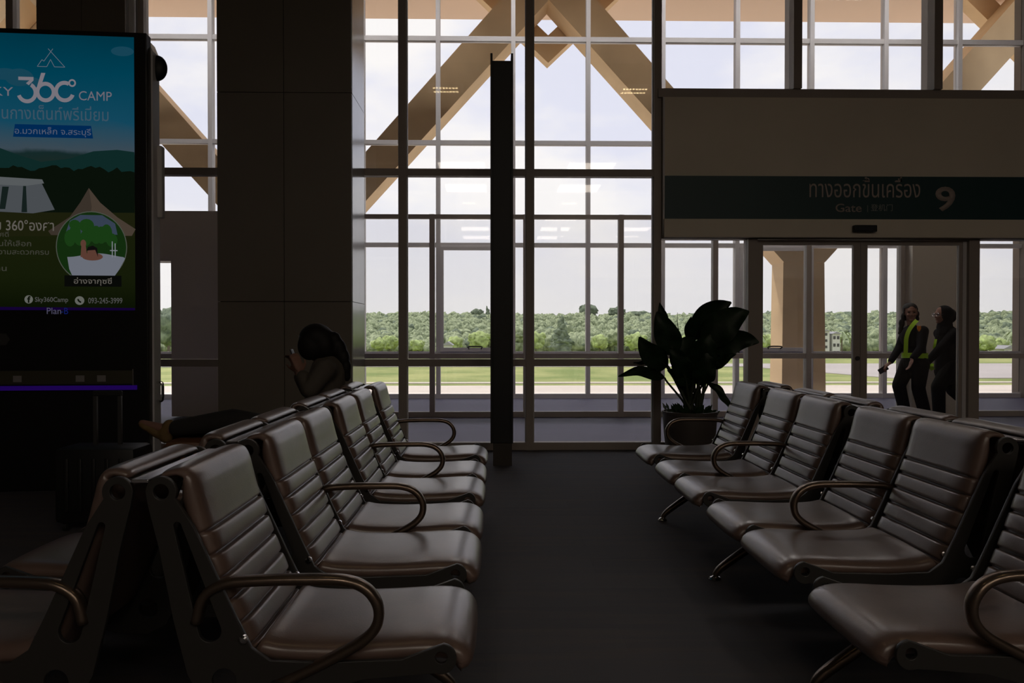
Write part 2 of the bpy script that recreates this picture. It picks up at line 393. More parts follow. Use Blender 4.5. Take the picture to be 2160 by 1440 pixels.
# corridor partition (middle layer)
w4 = bmesh.new(); zp = Z(453, D2)
box(w4, X(742, D2)-1.6, X(1900, D2), D2-.04, D2+.04, Z(756, D2), Z(745, D2)); box(w4, X(2024, D2), 9.6, D2-.04, D2+.04, Z(756, D2), Z(745, D2)); box(w4, -9, X(365, D2), D2-.04, D2+.04, Z(756, D2), Z(745, D2))
for px in (912, 1109, 1309, 1507, 1703): post(w4, X(px, D2), .072, D2, 0, zp)
post(w4, X(1900, D2), .06, D2, 0, zp)
for x in (8.0, -8.6, -7.3): post(w4, x, .072, D2, 0, zp)
x4L, x4R = X(742, D2), X(1900, D2)
for a, b_ in ((x4L-1.6, x4R), (X(2024, D2), 9.6), (-9, X(330, D2))):
    box(w4, a, b_, D2-.05, D2+.05, 0, .075); box(w4, a, b_, D2-.04, D2+.04, zp-.06, zp)
win4 = link('window_4', w4, M['mid'], kind='structure')
g = bmesh.new()
for a, b_ in ((x4L-1.6, x4R), (X(2024, D2), 9.6), (-9, X(330, D2)-.5)): box(g, a, b_, D2-.005, D2+.005, .075, zp-.06)
link('pane', g, M['glass'], win4)
link('wall_partition', B(X(1905, D2), X(2024, D2), D2-.25, D2+.2, 0, zp), M['partition'], kind='structure')
b = bmesh.new(); box(b, X(365, D2), x4L-1.6, D2-.06, D2+.3, 0.02, Z(448, D2)); box(b, -9, X(365, D2), D2-.06, D2+.3, Z(552, D2), Z(448, D2))
link('wall_portal', b, M['partition'], kind='structure')

# outer glass wall
w5 = bmesh.new(); xs5 = [-1.039+1.353*k for k in range(-5, 8)]
for x in xs5: post(w5, x, .075, D3, 0, 8.14, .16)
for zz, h in ((.035, .09), (Z(748, D3), .12), (Z(517, D3), .075), (Z(302, D3), .075), (Z(84, D3), .085), (8.09, .08)):
    box(w5, -9, 9.6, D3-.06, D3+.06, zz-h/2, zz+h/2)
win5 = link('window_5', w5, M['outer'], kind='structure')
zr = [.08, Z(748, D3), Z(517, D3), Z(302, D3), Z(84, D3), 8.05]
g = bmesh.new()
for a, b_ in zip(zr, zr[1:]): box(g, -9, 9.6, D3-.006, D3+.006, a+.03, b_-.03)
link('pane', g, M['glass'], win5)
for k in (5, 9):      # opening sashes
    x0, x1 = -1.039+1.353*(k-5)+.04, -1.039+1.353*(k-4)-.04
    b = bmesh.new(); z0, z1 = Z(748, D3)+.06, Z(517, D3)-.04
    for q in ((x0, x0+.06, z0, z1), (x1-.06, x1, z0, z1), (x0+.06, x1-.06, z0, z0+.07), (x0+.06, x1-.06, z1-.06, z1)): box(b, q[0], q[1], D3-.11, D3-.05, q[2], q[3])
    sa = link('window_sash', b, M['outer'], win5)
    b = bmesh.new(); xm = (x0+x1)/2
    tube(b, spline([(xm-.12, D3-.115, z0+.05), (xm-.12, D3-.16, z0+.09), (xm+.1, D3-.16, z0+.09), (xm+.1, D3-.115, z0+.05)], 4), .012, 8)
    link('sash_handle', b, M['darkmetal'], sa)

# clad columns
def column(name, x0, x1, y0, y1, fm, sm, seams, vseam=None, z1=5.6):
    e = empty(name, ((x0+x1)/2, (y0+y1)/2, 0), kind='structure')
    zs = [0.0] + seams + [z1]
    fr = bmesh.new()
    vs = [x0] + ([vseam] if vseam else []) + [x1]
    for a, b_ in zip(zs, zs[1:]):
        for p, q in zip(vs, vs[1:]): box(fr, p+.003, q-.003, y0, y0+.03, a+.003, b_-.003)
    link('front_cladding', fr, fm, e)
    sd_ = bmesh.new()
    for a, b_ in zip(zs, zs[1:]): box(sd_, x1-.03, x1, y0+.031, y1, a+.003, b_-.003); box(sd_, x0, x0+.03, y0+.031, y1, a+.003, b_-.003)
    link('side_cladding', sd_, sm, e)
    link('core', B(x0+.02, x1-.02, y0+.02, y1, 0, z1), M['black'], e)
    return e
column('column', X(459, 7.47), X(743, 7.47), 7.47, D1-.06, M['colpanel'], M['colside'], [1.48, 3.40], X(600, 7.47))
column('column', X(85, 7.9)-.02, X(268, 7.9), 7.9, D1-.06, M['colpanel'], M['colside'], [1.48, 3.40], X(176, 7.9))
b = bmesh.new(); tube(b, [(X(277, 8.0), 8.02, 0), (X(277, 8.0), 8.02, 5.6)], .045, 16)
link('column_pipe', b, M['outer'], kind='structure')

# ------------------------------------------------------------------ outside structure: tan V columns
DB = 16.2
def vcol(cx, name='column'):
    e = empty(name, (cx, DB, -3.2), kind='structure')
    s = DB/F; zb = Z(555, DB); hw = 43*s
    b = bmesh.new()
    pts = [(-.62, -3.2), (-.44, -.1), (-hw, zb)]
    v0 = [b.verts.new((cx+sx*w, DB+dy*(w*.8), z)) for (w_, z) in pts for w in (abs(w_),) for sx, dy in ((-1, -1), (1, -1), (1, 1), (-1, 1))]
    for r in range(2):
        for j in range(4): b.faces.new((v0[r*4+j], v0[r*4+(j+1) % 4], v0[r*4+4+(j+1) % 4], v0[r*4+4+j]))
    b.faces.new(v0[8:12])
    link('column_shaft', b, M['tan'], e)
    for s_ in (-1, 1):
        # branch: lower edge from (hw, zb), rising ~46 deg to the soffit
        sl = 1.10; H = 8.14-zb; th = .96
        b = bmesh.new(); prof = [(hw, zb), (hw + H/sl, 8.14), (hw + (H/sl) - th, 8.14), (0.0, zb+(hw)*sl+.01), (0.0, zb)]
        fr_ = [b.verts.new((cx+s_*u, DB-.36, z)) for u, z in prof]; bk = [b.verts.new((cx+s_*u, DB+.36, z)) for u, z in prof]
        b.faces.new(fr_); b.faces.new(bk[::-1])
        for j in range(5): b.faces.new((fr_[j], fr_[(j+1) % 5], bk[(j+1) % 5], bk[j]))
        link('column_branch', b, M['tan'], e)
    return e
cR = X(1682, DB); mid = X(1155, DB); pitch = 2*(cR-mid)
for k in (-2, -1, 0, 1): vcol(cR + k*pitch)
VD = 16.75
def vee(cx):
    zv = Z(137, VD); th = .47; b = bmesh.new(); y0, y1 = 16.6, 16.95
    H = 8.14-zv
    prof = [(0, zv), (H/.95, 8.14), (H/.95-th*1.25, 8.14), (0, zv+th*1.2)]
    for s_ in (-1, 1):
        fr_ = [b.verts.new((cx+s_*u, y0, z)) for u, z in prof]; bk = [b.verts.new((cx+s_*u, y1, z)) for u, z in prof]
        b.faces.new(fr_); b.faces.new(bk[::-1])
        for j in range(4): b.faces.new((fr_[j], fr_[(j+1) % 4], bk[(j+1) % 4], bk[j]))
    return link('beam', b, M['tan'], origin=(cx, VD, zv), kind='structure')
for k in (-1, 0, 1): vee(X(1155, VD)+k*pitch)

# ------------------------------------------------------------------ airfield and hill
GZ = -3.2
yd = lambda py: 4.4*F/(py-700)
link('ground', B(-700, 900, 10, 900, GZ-1, GZ-.06), M['grass'], kind='structure')
link('ground_apron', B(-250, 300, 18.5, yd(813), GZ-.05, GZ), M['apron'], kind='structure')
link('ground_building', B(-250, 300, 10, 18.5, GZ-.05, GZ+.02), M['asphalt'], kind='structure')
link('ground_kerb', B(-250, 300, yd(808), yd(806), GZ-.05, GZ+.03), M['apron'], kind='structure')
link('ground_taxiway', B(-300, 400, yd(773), yd(767), GZ-.05, GZ+.01), M['asphalt'], kind='structure')
b = bmesh.new()   # wide pale taxiway fillet
pl = [(P(2000, 797, 1).x, 0)]
q = [(38, yd(798)), (120, yd(800)), (140, yd(768)), (30, yd(768)), (34, yd(780))]
vs = [b.verts.new((x, y, GZ+.02)) for x, y in q]; vb = [b.verts.new((x, y, GZ-.05)) for x, y in q]
b.faces.new(vs); b.faces.new(vb[::-1])
for j in range(5): b.faces.new((vs[j], vs[(j+1) % 5], vb[(j+1) % 5], vb[j]))
link('ground_taxiway_bend', b, M['asphalt'], kind='structure')

def hz(x, y):
    t = max(0., min(1., (y-185)/230.)); t = t*t*(3-2*t)
    ridge = 9.0 + 1.8*noise.noise(Vector((x/170., 1.3, y/260.))) + .7*noise.noise(Vector((x/55., 5., y/80.)))
    return GZ - .3 + t*(ridge+1.0)
verts, faces = [], []
nx, ny = 90, 40
for j in range(ny+1):
    for i in range(nx+1):
        y = 150 + 420*j/ny; x = -.95*y + (2.05*y)*i/nx
        verts.append((x, y, hz(x, y)))
for j in range(ny):
    for i in range(nx):
        a = j*(nx+1)+i; faces.append((a, a+1, a+nx+2, a+nx+1))
me = bpy.data.meshes.new('hill'); me.from_pydata(verts, [], faces)
link('hill', me, M['forestfloor'], kind='structure', smooth=True)
# forest canopy: uncountable crowns as one mass
def ico(sub=2):
    b = bmesh.new(); bmesh.ops.create_icosphere(b, subdivisions=sub, radius=1)
    v = [w.co.copy() for w in b.verts]; f = [tuple(w.index for w in q.verts) for q in b.faces]; b.free(); return v, f
IV, IF = ico(2)
def crown_verts(c, r, h, seed, V=IV, rough=.5):
    o = []
    for v in V:
        k = 1 + rough*noise.noise(v*2.1 + Vector((seed*1.7, seed*.9, seed))) + rough*.8*noise.noise(v*5.2 + Vector((seed, seed*2.3, 1)))
        o.append((c[0]+v.x*r*k, c[1]+v.y*r*k, c[2]+v.z*h*k))
    return o
for name, mt, cnt, seed, lab in (('forest', 'canopyhazed', 11000, 3, 'dense mid green woodland covering the hill beyond the airfield'), ('forest', 'canopydark', 2200, 11, 'darker green trees in the hillside woodland, massed on one side as cloud shade')):
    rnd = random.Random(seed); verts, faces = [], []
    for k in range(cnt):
        y = 172 + 270*rnd.random()**1.15; x = (-.62*y + 1.42*y*rnd.random()) if (seed == 3 or k % 2) else y*rnd.uniform(.30, .80)  # half the dark crowns massed to the right, standing in for cloud shade
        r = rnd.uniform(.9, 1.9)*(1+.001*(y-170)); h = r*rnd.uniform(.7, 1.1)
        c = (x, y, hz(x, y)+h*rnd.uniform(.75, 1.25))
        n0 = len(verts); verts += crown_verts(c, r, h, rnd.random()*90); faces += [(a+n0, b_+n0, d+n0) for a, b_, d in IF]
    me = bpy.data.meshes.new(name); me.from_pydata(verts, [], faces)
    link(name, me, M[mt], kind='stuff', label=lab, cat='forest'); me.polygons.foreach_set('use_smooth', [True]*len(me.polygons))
# a ragged tree belt at the field edge: individual trees
IV3, IF3 = ico(3)
def tree(px, py_top, d, kind, label, group=None, wid=None):
    top = P(px, py_top, d); gz = hz(top.x, d) if d > 186 else GZ-.05; hgt = top.z-gz; bx = top.x
    e = empty('tree' if kind != 'palm' else 'palm_tree', (bx, d, gz), label=label, cat='tree' if kind != 'palm' else 'palm', group=group)
    rr = random.Random(int(px*7+py_top)); tb = bmesh.new(); tube(tb, [(bx, d, gz), (bx+.1, d, gz+hgt*.6)], [hgt*.035, hgt*.02], 7)
    link('trunk', tb, M['bark'], e)
    if kind == 'palm':
        b = bmesh.new(); cz = gz+hgt*.8
        tube(b, [(bx, d, gz+hgt*.55), (bx, d, cz)], hgt*.022, 6)
        for i in range(16):
            a = i*2.4; l = hgt*.33; el = .75 - .08*(i % 6)*2
            c = [Vector((bx+math.cos(a)*l*t, d+math.sin(a)*l*t, cz+l*(el*t-1.1*t*t))) for t in (0, .25, .5, .75, 1)]
            for p, q_ in zip(c, c[1:]):
                s, _ = frame_axes(q_-p); w = l*.09
                vv = [b.verts.new(p-s*w), b.verts.new(p+s*w), b.verts.new(q_+s*w), b.verts.new(q_-s*w)]; b.faces.new(vv)
        link('crown', b, M['palmleaf'], e); return e
    verts, faces = [], []; w = wid or hgt*.42
    if kind == 'cone':
        parts = [((bx+rr.uniform(-.2, .2)*w, d, gz+hgt*t), w*(1.05-t)*.95, hgt*.16) for t in (.18, .32, .46, .6, .73, .85, .93)]
    else:
        parts = [((bx, d, gz+hgt*.62), w, hgt*.36)]
        for i in range(11):
            a = rr.random()*2*PI; q_ = rr.uniform(.4, .95)
            parts.append(((bx+math.cos(a)*w*q_, d+math.sin(a)*w*q_*.8, gz+hgt*rr.uniform(.36, .80)), w*rr.uniform(.28, .5), hgt*rr.uniform(.10, .19)))
    for i, (c, r, h) in enumerate(parts):
        n0 = len(verts); verts += crown_verts(c, r, h, rr.random()*50+i, IV3, .42); faces += [(a+n0, b_+n0, q_+n0) for a, b_, q_ in IF3]
    me = bpy.data.meshes.new('crown'); me.from_pydata(verts, [], faces)
    me.polygons.foreach_set('use_smooth', [True]*len(me.polygons)); link('crown', me, M[{'round': 'canopyhazed', 'dark': 'canopydark', 'bush': 'canopylight', 'cone': 'canopydark'}[kind]], e); return e
tree(1185, 672, 160, 'cone', 'narrow conical dark tree standing alone at the edge of the field')
tree(1241, 641, 400, 'dark', 'large rounded dark tree breaking the skyline of the hill')
tree(1300, 647, 405, 'dark', 'thin dark treetop on the skyline next to the large rounded tree', wid=4)
tree(1350, 655, 405, 'dark', 'low wide dark treetop on the skyline', wid=6)
tree(1006, 651, 410, 'dark', 'pair of dark skyline treetops behind the black display post', wid=3)
tree(1028, 647, 410, 'cone', 'pointed skyline treetop beside the black display post', wid=2.4)
tree(2140, 655, 400, 'dark', 'dark domed skyline treetop at the outer end of the gate glass', wid=8)
tree(355, 650, 150, 'dark', 'tall wispy dark tree seen past the advertising kiosk', wid=2.6)
for px, py, d in ((800, 712, 158), (822, 706, 165), (880, 716, 160), (960, 708, 170), (1010, 700, 156), (1130, 700, 166), (1265, 706, 168), (1340, 702, 158), (1430, 705, 164), (1510, 712, 160), (1545, 708, 170), (1620, 704, 166), (2080, 706, 150), (2110, 712, 156), (700, 706, 160), (620, 700, 162)):
    tree(px, py, d, 'bush', 'light green bush in the belt along the field edge', 'light green bushes along the field edge')
for px, py, d in ((848, 700, 176), (925, 705, 178), (1035, 690, 172), (1095, 686, 174), (1300, 694, 172), (1385, 690, 175), (1470, 688, 178), (1770, 700, 180), (1850, 694, 178), (2030, 690, 176), (2150, 694, 175)):
    tree(px, py, d, 'round', 'mid green round tree behind the field edge bushes', 'round trees behind the field edge bushes')
for px, py, d in ((1555, 690, 150), (1600, 694, 156), (1745, 684, 158), (1775, 688, 154), (1795, 692, 160), (1575, 700, 148), (2140, 690, 152), (1720, 692, 162)):
    tree(px, py, d, 'palm', 'feathery oil palm at the field edge beyond the gate doors', 'oil palms beyond the gate doors')
# small buildings
def house(px0, px1, py0, py1, d, label, roof_h=.25, windows=3, rows=1):
    a, b_ = P(px0, py1, d), P(px1, py0, d); g0 = GZ-.05
    e = empty('hut', ((a.x+b_.x)/2, d, g0), label=label, cat='building')
    zt_ = b_.z; zw = g0+(zt_-g0)*(1-roof_h)
    link('wall', B(a.x, b_.x, d, d+5, g0, zw), M['housewall'], e)
    b = bmesh.new(); m = (a.x+b_.x)/2
    v = [b.verts.new(p) for p in ((a.x-.3, d-.3, zw), (b_.x+.3, d-.3, zw), (m, d-.3, zt_), (a.x-.3, d+5.3, zw), (b_.x+.3, d+5.3, zw), (m, d+5.3, zt_))]
    for f in ((0, 1, 2), (3, 5, 4), (0, 2, 5, 3), (1, 4, 5, 2), (0, 3, 4, 1)): b.faces.new([v[i] for i in f])
    link('roof', b, M['houseroof'], e)
    for i in range(windows):
        for f_ in range(rows):
            x = a.x+(b_.x-a.x)*(i+.5)/windows; link('window', B(x-.22, x+.22, d-.04, d, g0+(zw-g0)*(f_+.3)/rows, g0+(zw-g0)*(f_+.72)/rows), M['handle'], e)
house(936, 952, 720, 745, 146, 'tiny white hut with a pale roof among the hillside bushes', windows=1)
house(1735, 1750, 695, 743, 146, 'narrow white four-storey block in front of the oil palms', .06, 1, 4)
house(1756, 1772, 699, 743, 146, 'slightly lower white block with two windows per floor in front of the oil palms', .10, 2, 3)
house(2118, 2142, 728, 742, 150, 'low white shed seen through the outermost gate pane', .35, 2)

# ------------------------------------------------------------------ benches
SEATS = [2.30, 3.005, 3.535, 4.21, 4.75, 5.44]
ARMS = [2.035, 3.270, 4.480, 5.705]
GAPS = [2.655, 3.870, 5.095]
YM = 3.87
def resample(pts, n):
    ds = [0.]
    for a, b_ in zip(pts, pts[1:]): ds.append(ds[-1]+(b_-a).length)
    out = []; k = 0
    for i in range(n+1):
        t = ds[-1]*i/n
        while k < len(ds)-2 and ds[k+1] < t: k += 1
        f = (t-ds[k])/max(1e-9, ds[k+1]-ds[k]); out.append(pts[k].lerp(pts[k+1], f))
    return out, ds[-1]
def pad(ctrl, width, th0, grooves, nper=10, n=130, m=26, crown=0., th1=None):
    pts, Ltot = resample(spline([(a, 0, b_) for a, b_ in ctrl], nper), n)
    bm = bmesh.new(); top, bot = [], []
    for i, p in enumerate(pts):
        t = (pts[min(i+1, n)]-pts[max(i-1, 0)]).normalized(); nrm = Vector((-t.z, 0, t.x)); 
        if nrm.z < -.3 and False: nrm = -nrm
        s = i/n*Ltot; e = abs(2*i/n-1); ec = (1-e**40)**.5 if e < 1 else 0
        gr = 0.; puff = 0.; w_ = min(1, max(0, (s-.03)/.14)); th = th0 + ((th1 or th0)-th0)*w_*w_*(3-2*w_)
        for g0 in grooves: gr = max(gr, math.exp(-((s-g0)/.0045)**2))
        gl = sorted(grooves)
        for a, b_ in zip(gl, gl[1:]+[Ltot]):
            if a <= s <= b_: puff = math.sin(PI*(s-a)/(b_-a))**.5*.0045
        ra, rb = [], []
        for j in range(m+1):
            u = -1+2*j/m; u = math.copysign(abs(u)**.8, u); k = (1-abs(u)**9)**.5 if abs(u) < 1 else 0
            h = th/2*k*ec; hh = h*(1-.62*gr) + puff*k + crown*(1-u*u)*ec
            c = p - nrm*th/2; y = u*width/2
            ra.append(bm.verts.new(c+nrm*hh+Vector((0, y, 0)))); rb.append(bm.verts.new(c-nrm*h+Vector((0, y, 0))))
        top.append(ra); bot.append(rb)
    for A_, fl in ((top, 0), (bot, 1)):
        for a, b_ in zip(A_, A_[1:]):
            for j in range(m):
                f = (a[j], a[j+1], b_[j+1], b_[j]); bm.faces.new(f[::-1] if fl else f)
    bmesh.ops.remove_doubles(bm, verts=bm.verts[:], dist=2e-5)
    # close ends
    bmesh.ops.holes_fill(bm, edges=[e for e in bm.edges if e.is_boundary], sides=0)
    return bm
BK = [(-.024, .836), (-.014, .846), (.008, .853), (.034, .856), (.060, .847), (.078, .820), (.090, .778), (.106, .718), (.138, .622), (.173, .528), (.206, .448), (.234, .390)]
ST = [(.232, .420), (.29, .407), (.40, .402), (.52, .404), (.64, .410), (.71, .408), (.755, .392), (.778, .362), (.778, .330)]
Lb = resample(spline([(a, 0, b_) for a, b_ in BK], 10), 100)[1]
gro = [Lb-.019-.0620*i for i in range(6)]
me_back = bpy.data.meshes.new('backrest'); b = pad(BK, .488, .026, gro, n=210, th1=.062); bmesh.ops.recalc_face_normals(b, faces=b.faces[:]); b.to_mesh(me_back); b.free()
me_seat = bpy.data.meshes.new('seat'); b = pad(ST, .492, .058, [], n=80, crown=.006); bmesh.ops.recalc_face_normals(b, faces=b.faces[:]); b.to_mesh(me_seat); b.free()
me_pan = bpy.data.meshes.new('seat_pan'); b = bmesh.new()
tube(b, [(.27, 0, .345), (.66, 0, .35)], .20, 16, .010, sq=8); b.to_mesh(me_pan); b.free()
out = circ(0, .800, .037, 16, -PI*.15, PI*1.08) + [(-.030, .76), (-.005, .66), (.030, .48), (.065, .34), (.10, .275), (.16, .245), (.26, .25), (.36, .285), (.50, .325), (.62, .335)] + circ(.70, .374, .037, 14, -PI*.62, PI*.45) + [(.60, .372), (.40, .366), (.27, .372), (.222, .405), (.18, .49), (.13, .60), (.08, .71)]
holes = [circ(0, .800, .021, 18)[::-1], slot(.040, .715, .120, .45, .011, .030)[::-1], circ(.155, .325, .032, 18)[::-1], circ(.70, .378, .017, 16)[::-1]]
me_plate = plate(out, holes, .014); me_plate.name = 'side_frame'
for q_ in (me_back, me_seat, me_pan, me_plate):
    q_.polygons.foreach_set('use_smooth', [True]*len(q_.polygons))
me_plate.set_sharp_from_angle(angle=math.radians(35)); me_pan.set_sharp_from_angle(angle=math.radians(40))
ap = spline([(.085, 0, .47), (.105, 0, .535), (.155, 0, .567), (.24, 0, .575), (.36, 0, .577), (.455, 0, .574), (.51, 0, .553), (.540, 0, .51), (.538, 0, .462), (.508, 0, .425), (.45, 0, .390), (.36, 0, .345), (.27, 0, .305)], 6)
b = bmesh.new(); tube(b, ap, .0135, 12, .022, up=Vector((0, 1, 0)), sq=2.6); me_arm = bpy.data.meshes.new('armrest'); b.to_mesh(me_arm); b.free(); me_arm.polygons.foreach_set('use_smooth', [True]*len(me_arm.polygons))
lp = spline([(.17, 0, .292), (.36, 0, .268), (.52, 0, .165), (.64, 0, .082), (.685, 0, .045), (.70, 0, .02)], 6)
b = bmesh.new(); nl = len(lp); tube(b, lp, [.024-.011*i/nl for i in range(nl)], 12, [.030-.014*i/nl for i in range(nl)], up=Vector((0, 1, 0)), sq=3.0)
me_leg = bpy.data.meshes.new('leg'); b.to_mesh(me_leg); b.free(); me_leg.polygons.foreach_set('use_smooth', [True]*len(me_leg.polygons))
b = bmesh.new(); lathe(b, [(.028, 0), (.03, .006), (.024, .014), (.01, .022)], (.70, 0, 0), 18); me_foot = bpy.data.meshes.new('foot_pad'); b.to_mesh(me_foot); b.free()
b = bmesh.new(); lathe(b, [(.011, -.005), (.011, .005), (.006, .009)], (0, 0, 0), 12); me_bolt = bpy.data.meshes.new('bolt'); b.to_mesh(me_bolt); b.free(); me_bolt.transform(Matrix.Rotation(PI/2, 4, 'X'))
for q_, k in ((me_back, 'leather'), (me_seat, 'leather'), (me_pan, 'darkmetal'), (me_plate, 'darkmetal'), (me_arm, 'bronze'), (me_leg, 'bronze'), (me_foot, 'chrome'), (me_bolt, 'chrome')):
    q_.materials.append(M[k])
def bench(cx, label):
    e = empty('airport_bench', (cx, YM, 0), label=label, cat='bench', group='back-to-back waiting benches')
    def put(name, me, x, y, z=0, rz=0, par=e):
        o = bpy.data.objects.new(name, me); COL.objects.link(o); o.parent = par; o.location = (x, y, z); o.rotation_euler = (0, 0, rz); return o
    for s in (1, -1):
        rz = 0 if s > 0 else PI; x = .054*s
        for y in SEATS:
            bk = put('backrest', me_back, x, y-YM, 0, rz)
            st = put('seat', me_seat, x, y-YM, 0, rz); put('seat_pan', me_pan, 0, 0, 0, 0, st)
        for y in ARMS: put('armrest', me_arm, x, y-YM, 0, rz)
        ends = [2.035, 5.705] + [g+dy for g in GAPS for dy in (-.085, .085)] + [3.270, 4.480]
        for y in ends:
            fr_ = put('side_frame', me_plate, x, y-YM, 0, rz)
            for bx, bz in ((.245, .30), (.205, .43)): put('bolt', me_bolt, bx, -.010, bz, 0, fr_)
        for y in GAPS:
            lg = put('leg', me_leg, x, y-YM, 0, rz); put('foot_pad', me_foot, 0, 0, 0, 0, lg)
        b = bmesh.new(); tube(b, [(x+.30*s, 2.0-YM, .30), (x+.30*s, 5.74-YM, .30)], .030, 12, .026, sq=5); link('beam', b, M['darkmetal'], e, local=True, smooth=True)
    for y in GAPS: link('cross_tie', B(-.36, .36, y-YM-.03, y-YM+.03, .275, .315), M['darkmetal'], e, local=True)
    for y0, y1 in ((2.03, 2.57), (2.74, 3.80), (3.95, 5.01), (5.17, 5.70)):
        b = bmesh.new(); box(b, -.022, .022, y0-YM, y1-YM, .822, .831, bev=.002); link('top_rail', b, M['bright'], e, local=True)
    return e
bench(-.892, 'back-to-back row of brown leather seats beside the advertising kiosk, woman seated on it')
bench(1.815, 'back-to-back row of brown leather seats between the aisle and the gate doors, unoccupied')

# ------------------------------------------------------------------ black display post
dp = empty('display_post', (X(1060, 7.2), 7.4, 0), label='tall slim black freestanding post in the middle of the aisle by the glass', cat='post')
x0, x1 = X(1034.5, 7.2), X(1082.5, 7.2); zt0, zt1, zb0 = Z(127, 7.2), Z(112, 7.2), Z(935, 7.2)
link('post_body', B(x0+.02, x1-.02, 7.21, 7.62, zb0+.002, zt0, bev=.003), M['black'], dp)
for a, c in ((x0, x0+.02), (x1-.02, x1)): link('side_fin', B(a, c, 7.2, 7.64, zb0, zt1), M['black'], dp)
link('post_base', B(X(1040, 7.2), X(1080, 7.2), 7.22, 7.6, 0, zb0), M['brownbase'], dp)

# ------------------------------------------------------------------ potted plant
PD = 7.35
pc = P(1455, 900, PD); pc.z = 0
pp = empty('potted_plant', pc, label='large broad-leaved plant in a dark round planter standing by the gate glass', cat='plant')
b = bmesh.new(); zt_ = Z(867, PD)
lathe(b, [(.17, 0), (.205, .01), (.215, .10), (.236, zt_*.6), (.245, zt_-.03), (.252, zt_-.028), (.254, zt_), (.235, zt_), (.225, zt_-.05)], pc, 40)
link('planter', b, M['pot'], pp, smooth=True)
b = bmesh.new(); lathe(b, [(.001, zt_-.035), (.12, zt_-.03), (.226, zt_-.04), (.22, zt_-.06)], pc, 30); link('soil', b, M['soil'], pp)
def leaf(ctrl, w, roll=0., cup=.25, dz=0., name='leaf', par=pp, m='leaf', fat=.75):
    "ctrl: photo points from leaf base to tip with a depth offset; w: widest half-width in metres"
    pts, _ = resample(spline([P(a, c, PD+o) for a, c, o in ctrl], 8), 16)
    bm = bmesh.new(); rows = []; view = Vector((.12*math.sin(roll*3), -1, .1)).normalized()
    for i, p in enumerate(pts):
        t = i/16; T = (pts[min(i+1, 16)]-pts[max(i-1, 0)]).normalized()
        s = T.cross(view).normalized(); nrm = s.cross(T).normalized()
        s = (s*math.cos(roll)+nrm*math.sin(roll)).normalized(); nrm = s.cross(T).normalized()
        wd = w*max(.03, math.sin(PI*min(1, t**fat*.985+.012)))**.75
        row = []
        for j in range(7):
            u = -1+2*j/6; row.append(bm.verts.new(p + s*u*wd + nrm*(cup*wd*u*u*.9 + .012*math.sin(t*14+u*3)*abs(u))))
        rows.append(row)
    for a, c in zip(rows, rows[1:]):
        for j in range(6): bm.faces.new((a[j], a[j+1], c[j+1], c[j]))
    r = bmesh.ops.solidify(bm, geom=bm.faces[:], thickness=.0025)
    return link(name, bm, M[m], par, smooth=True)
def stem(ctrl, r0=.013, r1=.007, par=pp):
    pts = spline([P(a, c, PD+o) for a, c, o in ctrl], 6); n = len(pts); b = bmesh.new()
    tube(b, pts, [r0+(r1-r0)*i/n for i in range(n)], 8); return link('stem', b, M['stem'], par, smooth=True)
LV = [ # leaf control points (base .. tip), half width, roll, stem start
 ([(1424, 748, 0), (1408, 712, -.03), (1396, 682, -.05), (1386, 657, -.03)], .105, .1),
 ([(1408, 700, .14), (1400, 670, .16), (1391, 638, .16)], .045, .5),
 ([(1466, 716, .05), (1480, 680, .02), (1508, 652, 0), (1543, 638, -.02)], .105, -.25),
 ([(1486, 728, -.08), (1512, 700, -.12), (1545, 672, -.15), (1580, 656, -.16)], .125, .15),
 ([(1500, 738, -.02), (1535, 724, -.08), (1568, 716, -.12), (1601, 722, -.15)], .095, -.2),
 ([(1408, 772, -.02), (1384, 757, -.08), (1362, 735, -.12), (1349, 710, -.13)], .095, .1),
 ([(1402, 797, -.05), (1378, 790, -.13), (1345, 782, -.20), (1304, 794, -.24)], .050, .1),
 ([(1402, 768, .10), (1375, 760, .15), (1336, 766, .2)], .035, .7),
 ([(1506, 778, 0), (1522, 762, -.06), (1538, 752, -.1), (1553, 746, -.12)], .048, .3),
 ([(1494, 806, .02), (1510, 818, -.03), (1526, 838, -.06), (1545, 868, -.06)], .040, .2),
 ([(1470, 780, -.05), (1480, 750, -.10), (1488, 730, -.13), (1500, 706, -.12)], .12, 0.),
 ([(1428, 780, .03), (1432, 758, 0), (1440, 735, 0), (1468, 708, .05)], .08, .3),
 ([(1447, 800, -.08), (1438, 775, -.14), (1428, 752, -.17), (1412, 735, -.16)], .085, -.1),
 ([(1455, 716, .12), (1452, 696, .12), (1458, 668, .1)], .040, .2),
 ([(1498, 770, .06), (1520, 745, .1), (1540, 733, .1), (1560, 744, .1)], .055, -.4),
 ([(1465, 800, .0), (1475, 782, -.06), (1500, 768, -.1), (1525, 772, -.1)], .06, .5),
 ([(1448, 790, .1), (1460, 764, .12), (1476, 745, .12), (1486, 722, .1)], .07, .2)]
LV += [([(1462, 806, -.05), (1448, 790, -.10), (1436, 772, -.13), (1434, 748, -.12)], .10, .15), ([(1474, 812, -.03), (1482, 792, -.10), (1490, 768, -.13), (1492, 742, -.12)], .095, -.15),
 ([(1450, 822, -.02), (1444, 800, -.08), (1424, 786, -.12), (1408, 780, -.14)], .07, .3), ([(1480, 730, .02), (1498, 705, 0), (1528, 680, -.03), (1560, 668, -.05)], .11, .05)]
LV = [(c, w*(1.14 if w > .06 else 1.0), q) for c, w, q in LV]
for ctrl, w, roll in LV: leaf(ctrl, w, roll)
base = [(1452, 866), (1460, 866), (1446, 866), (1470, 866), (1476, 866), (1456, 864)]
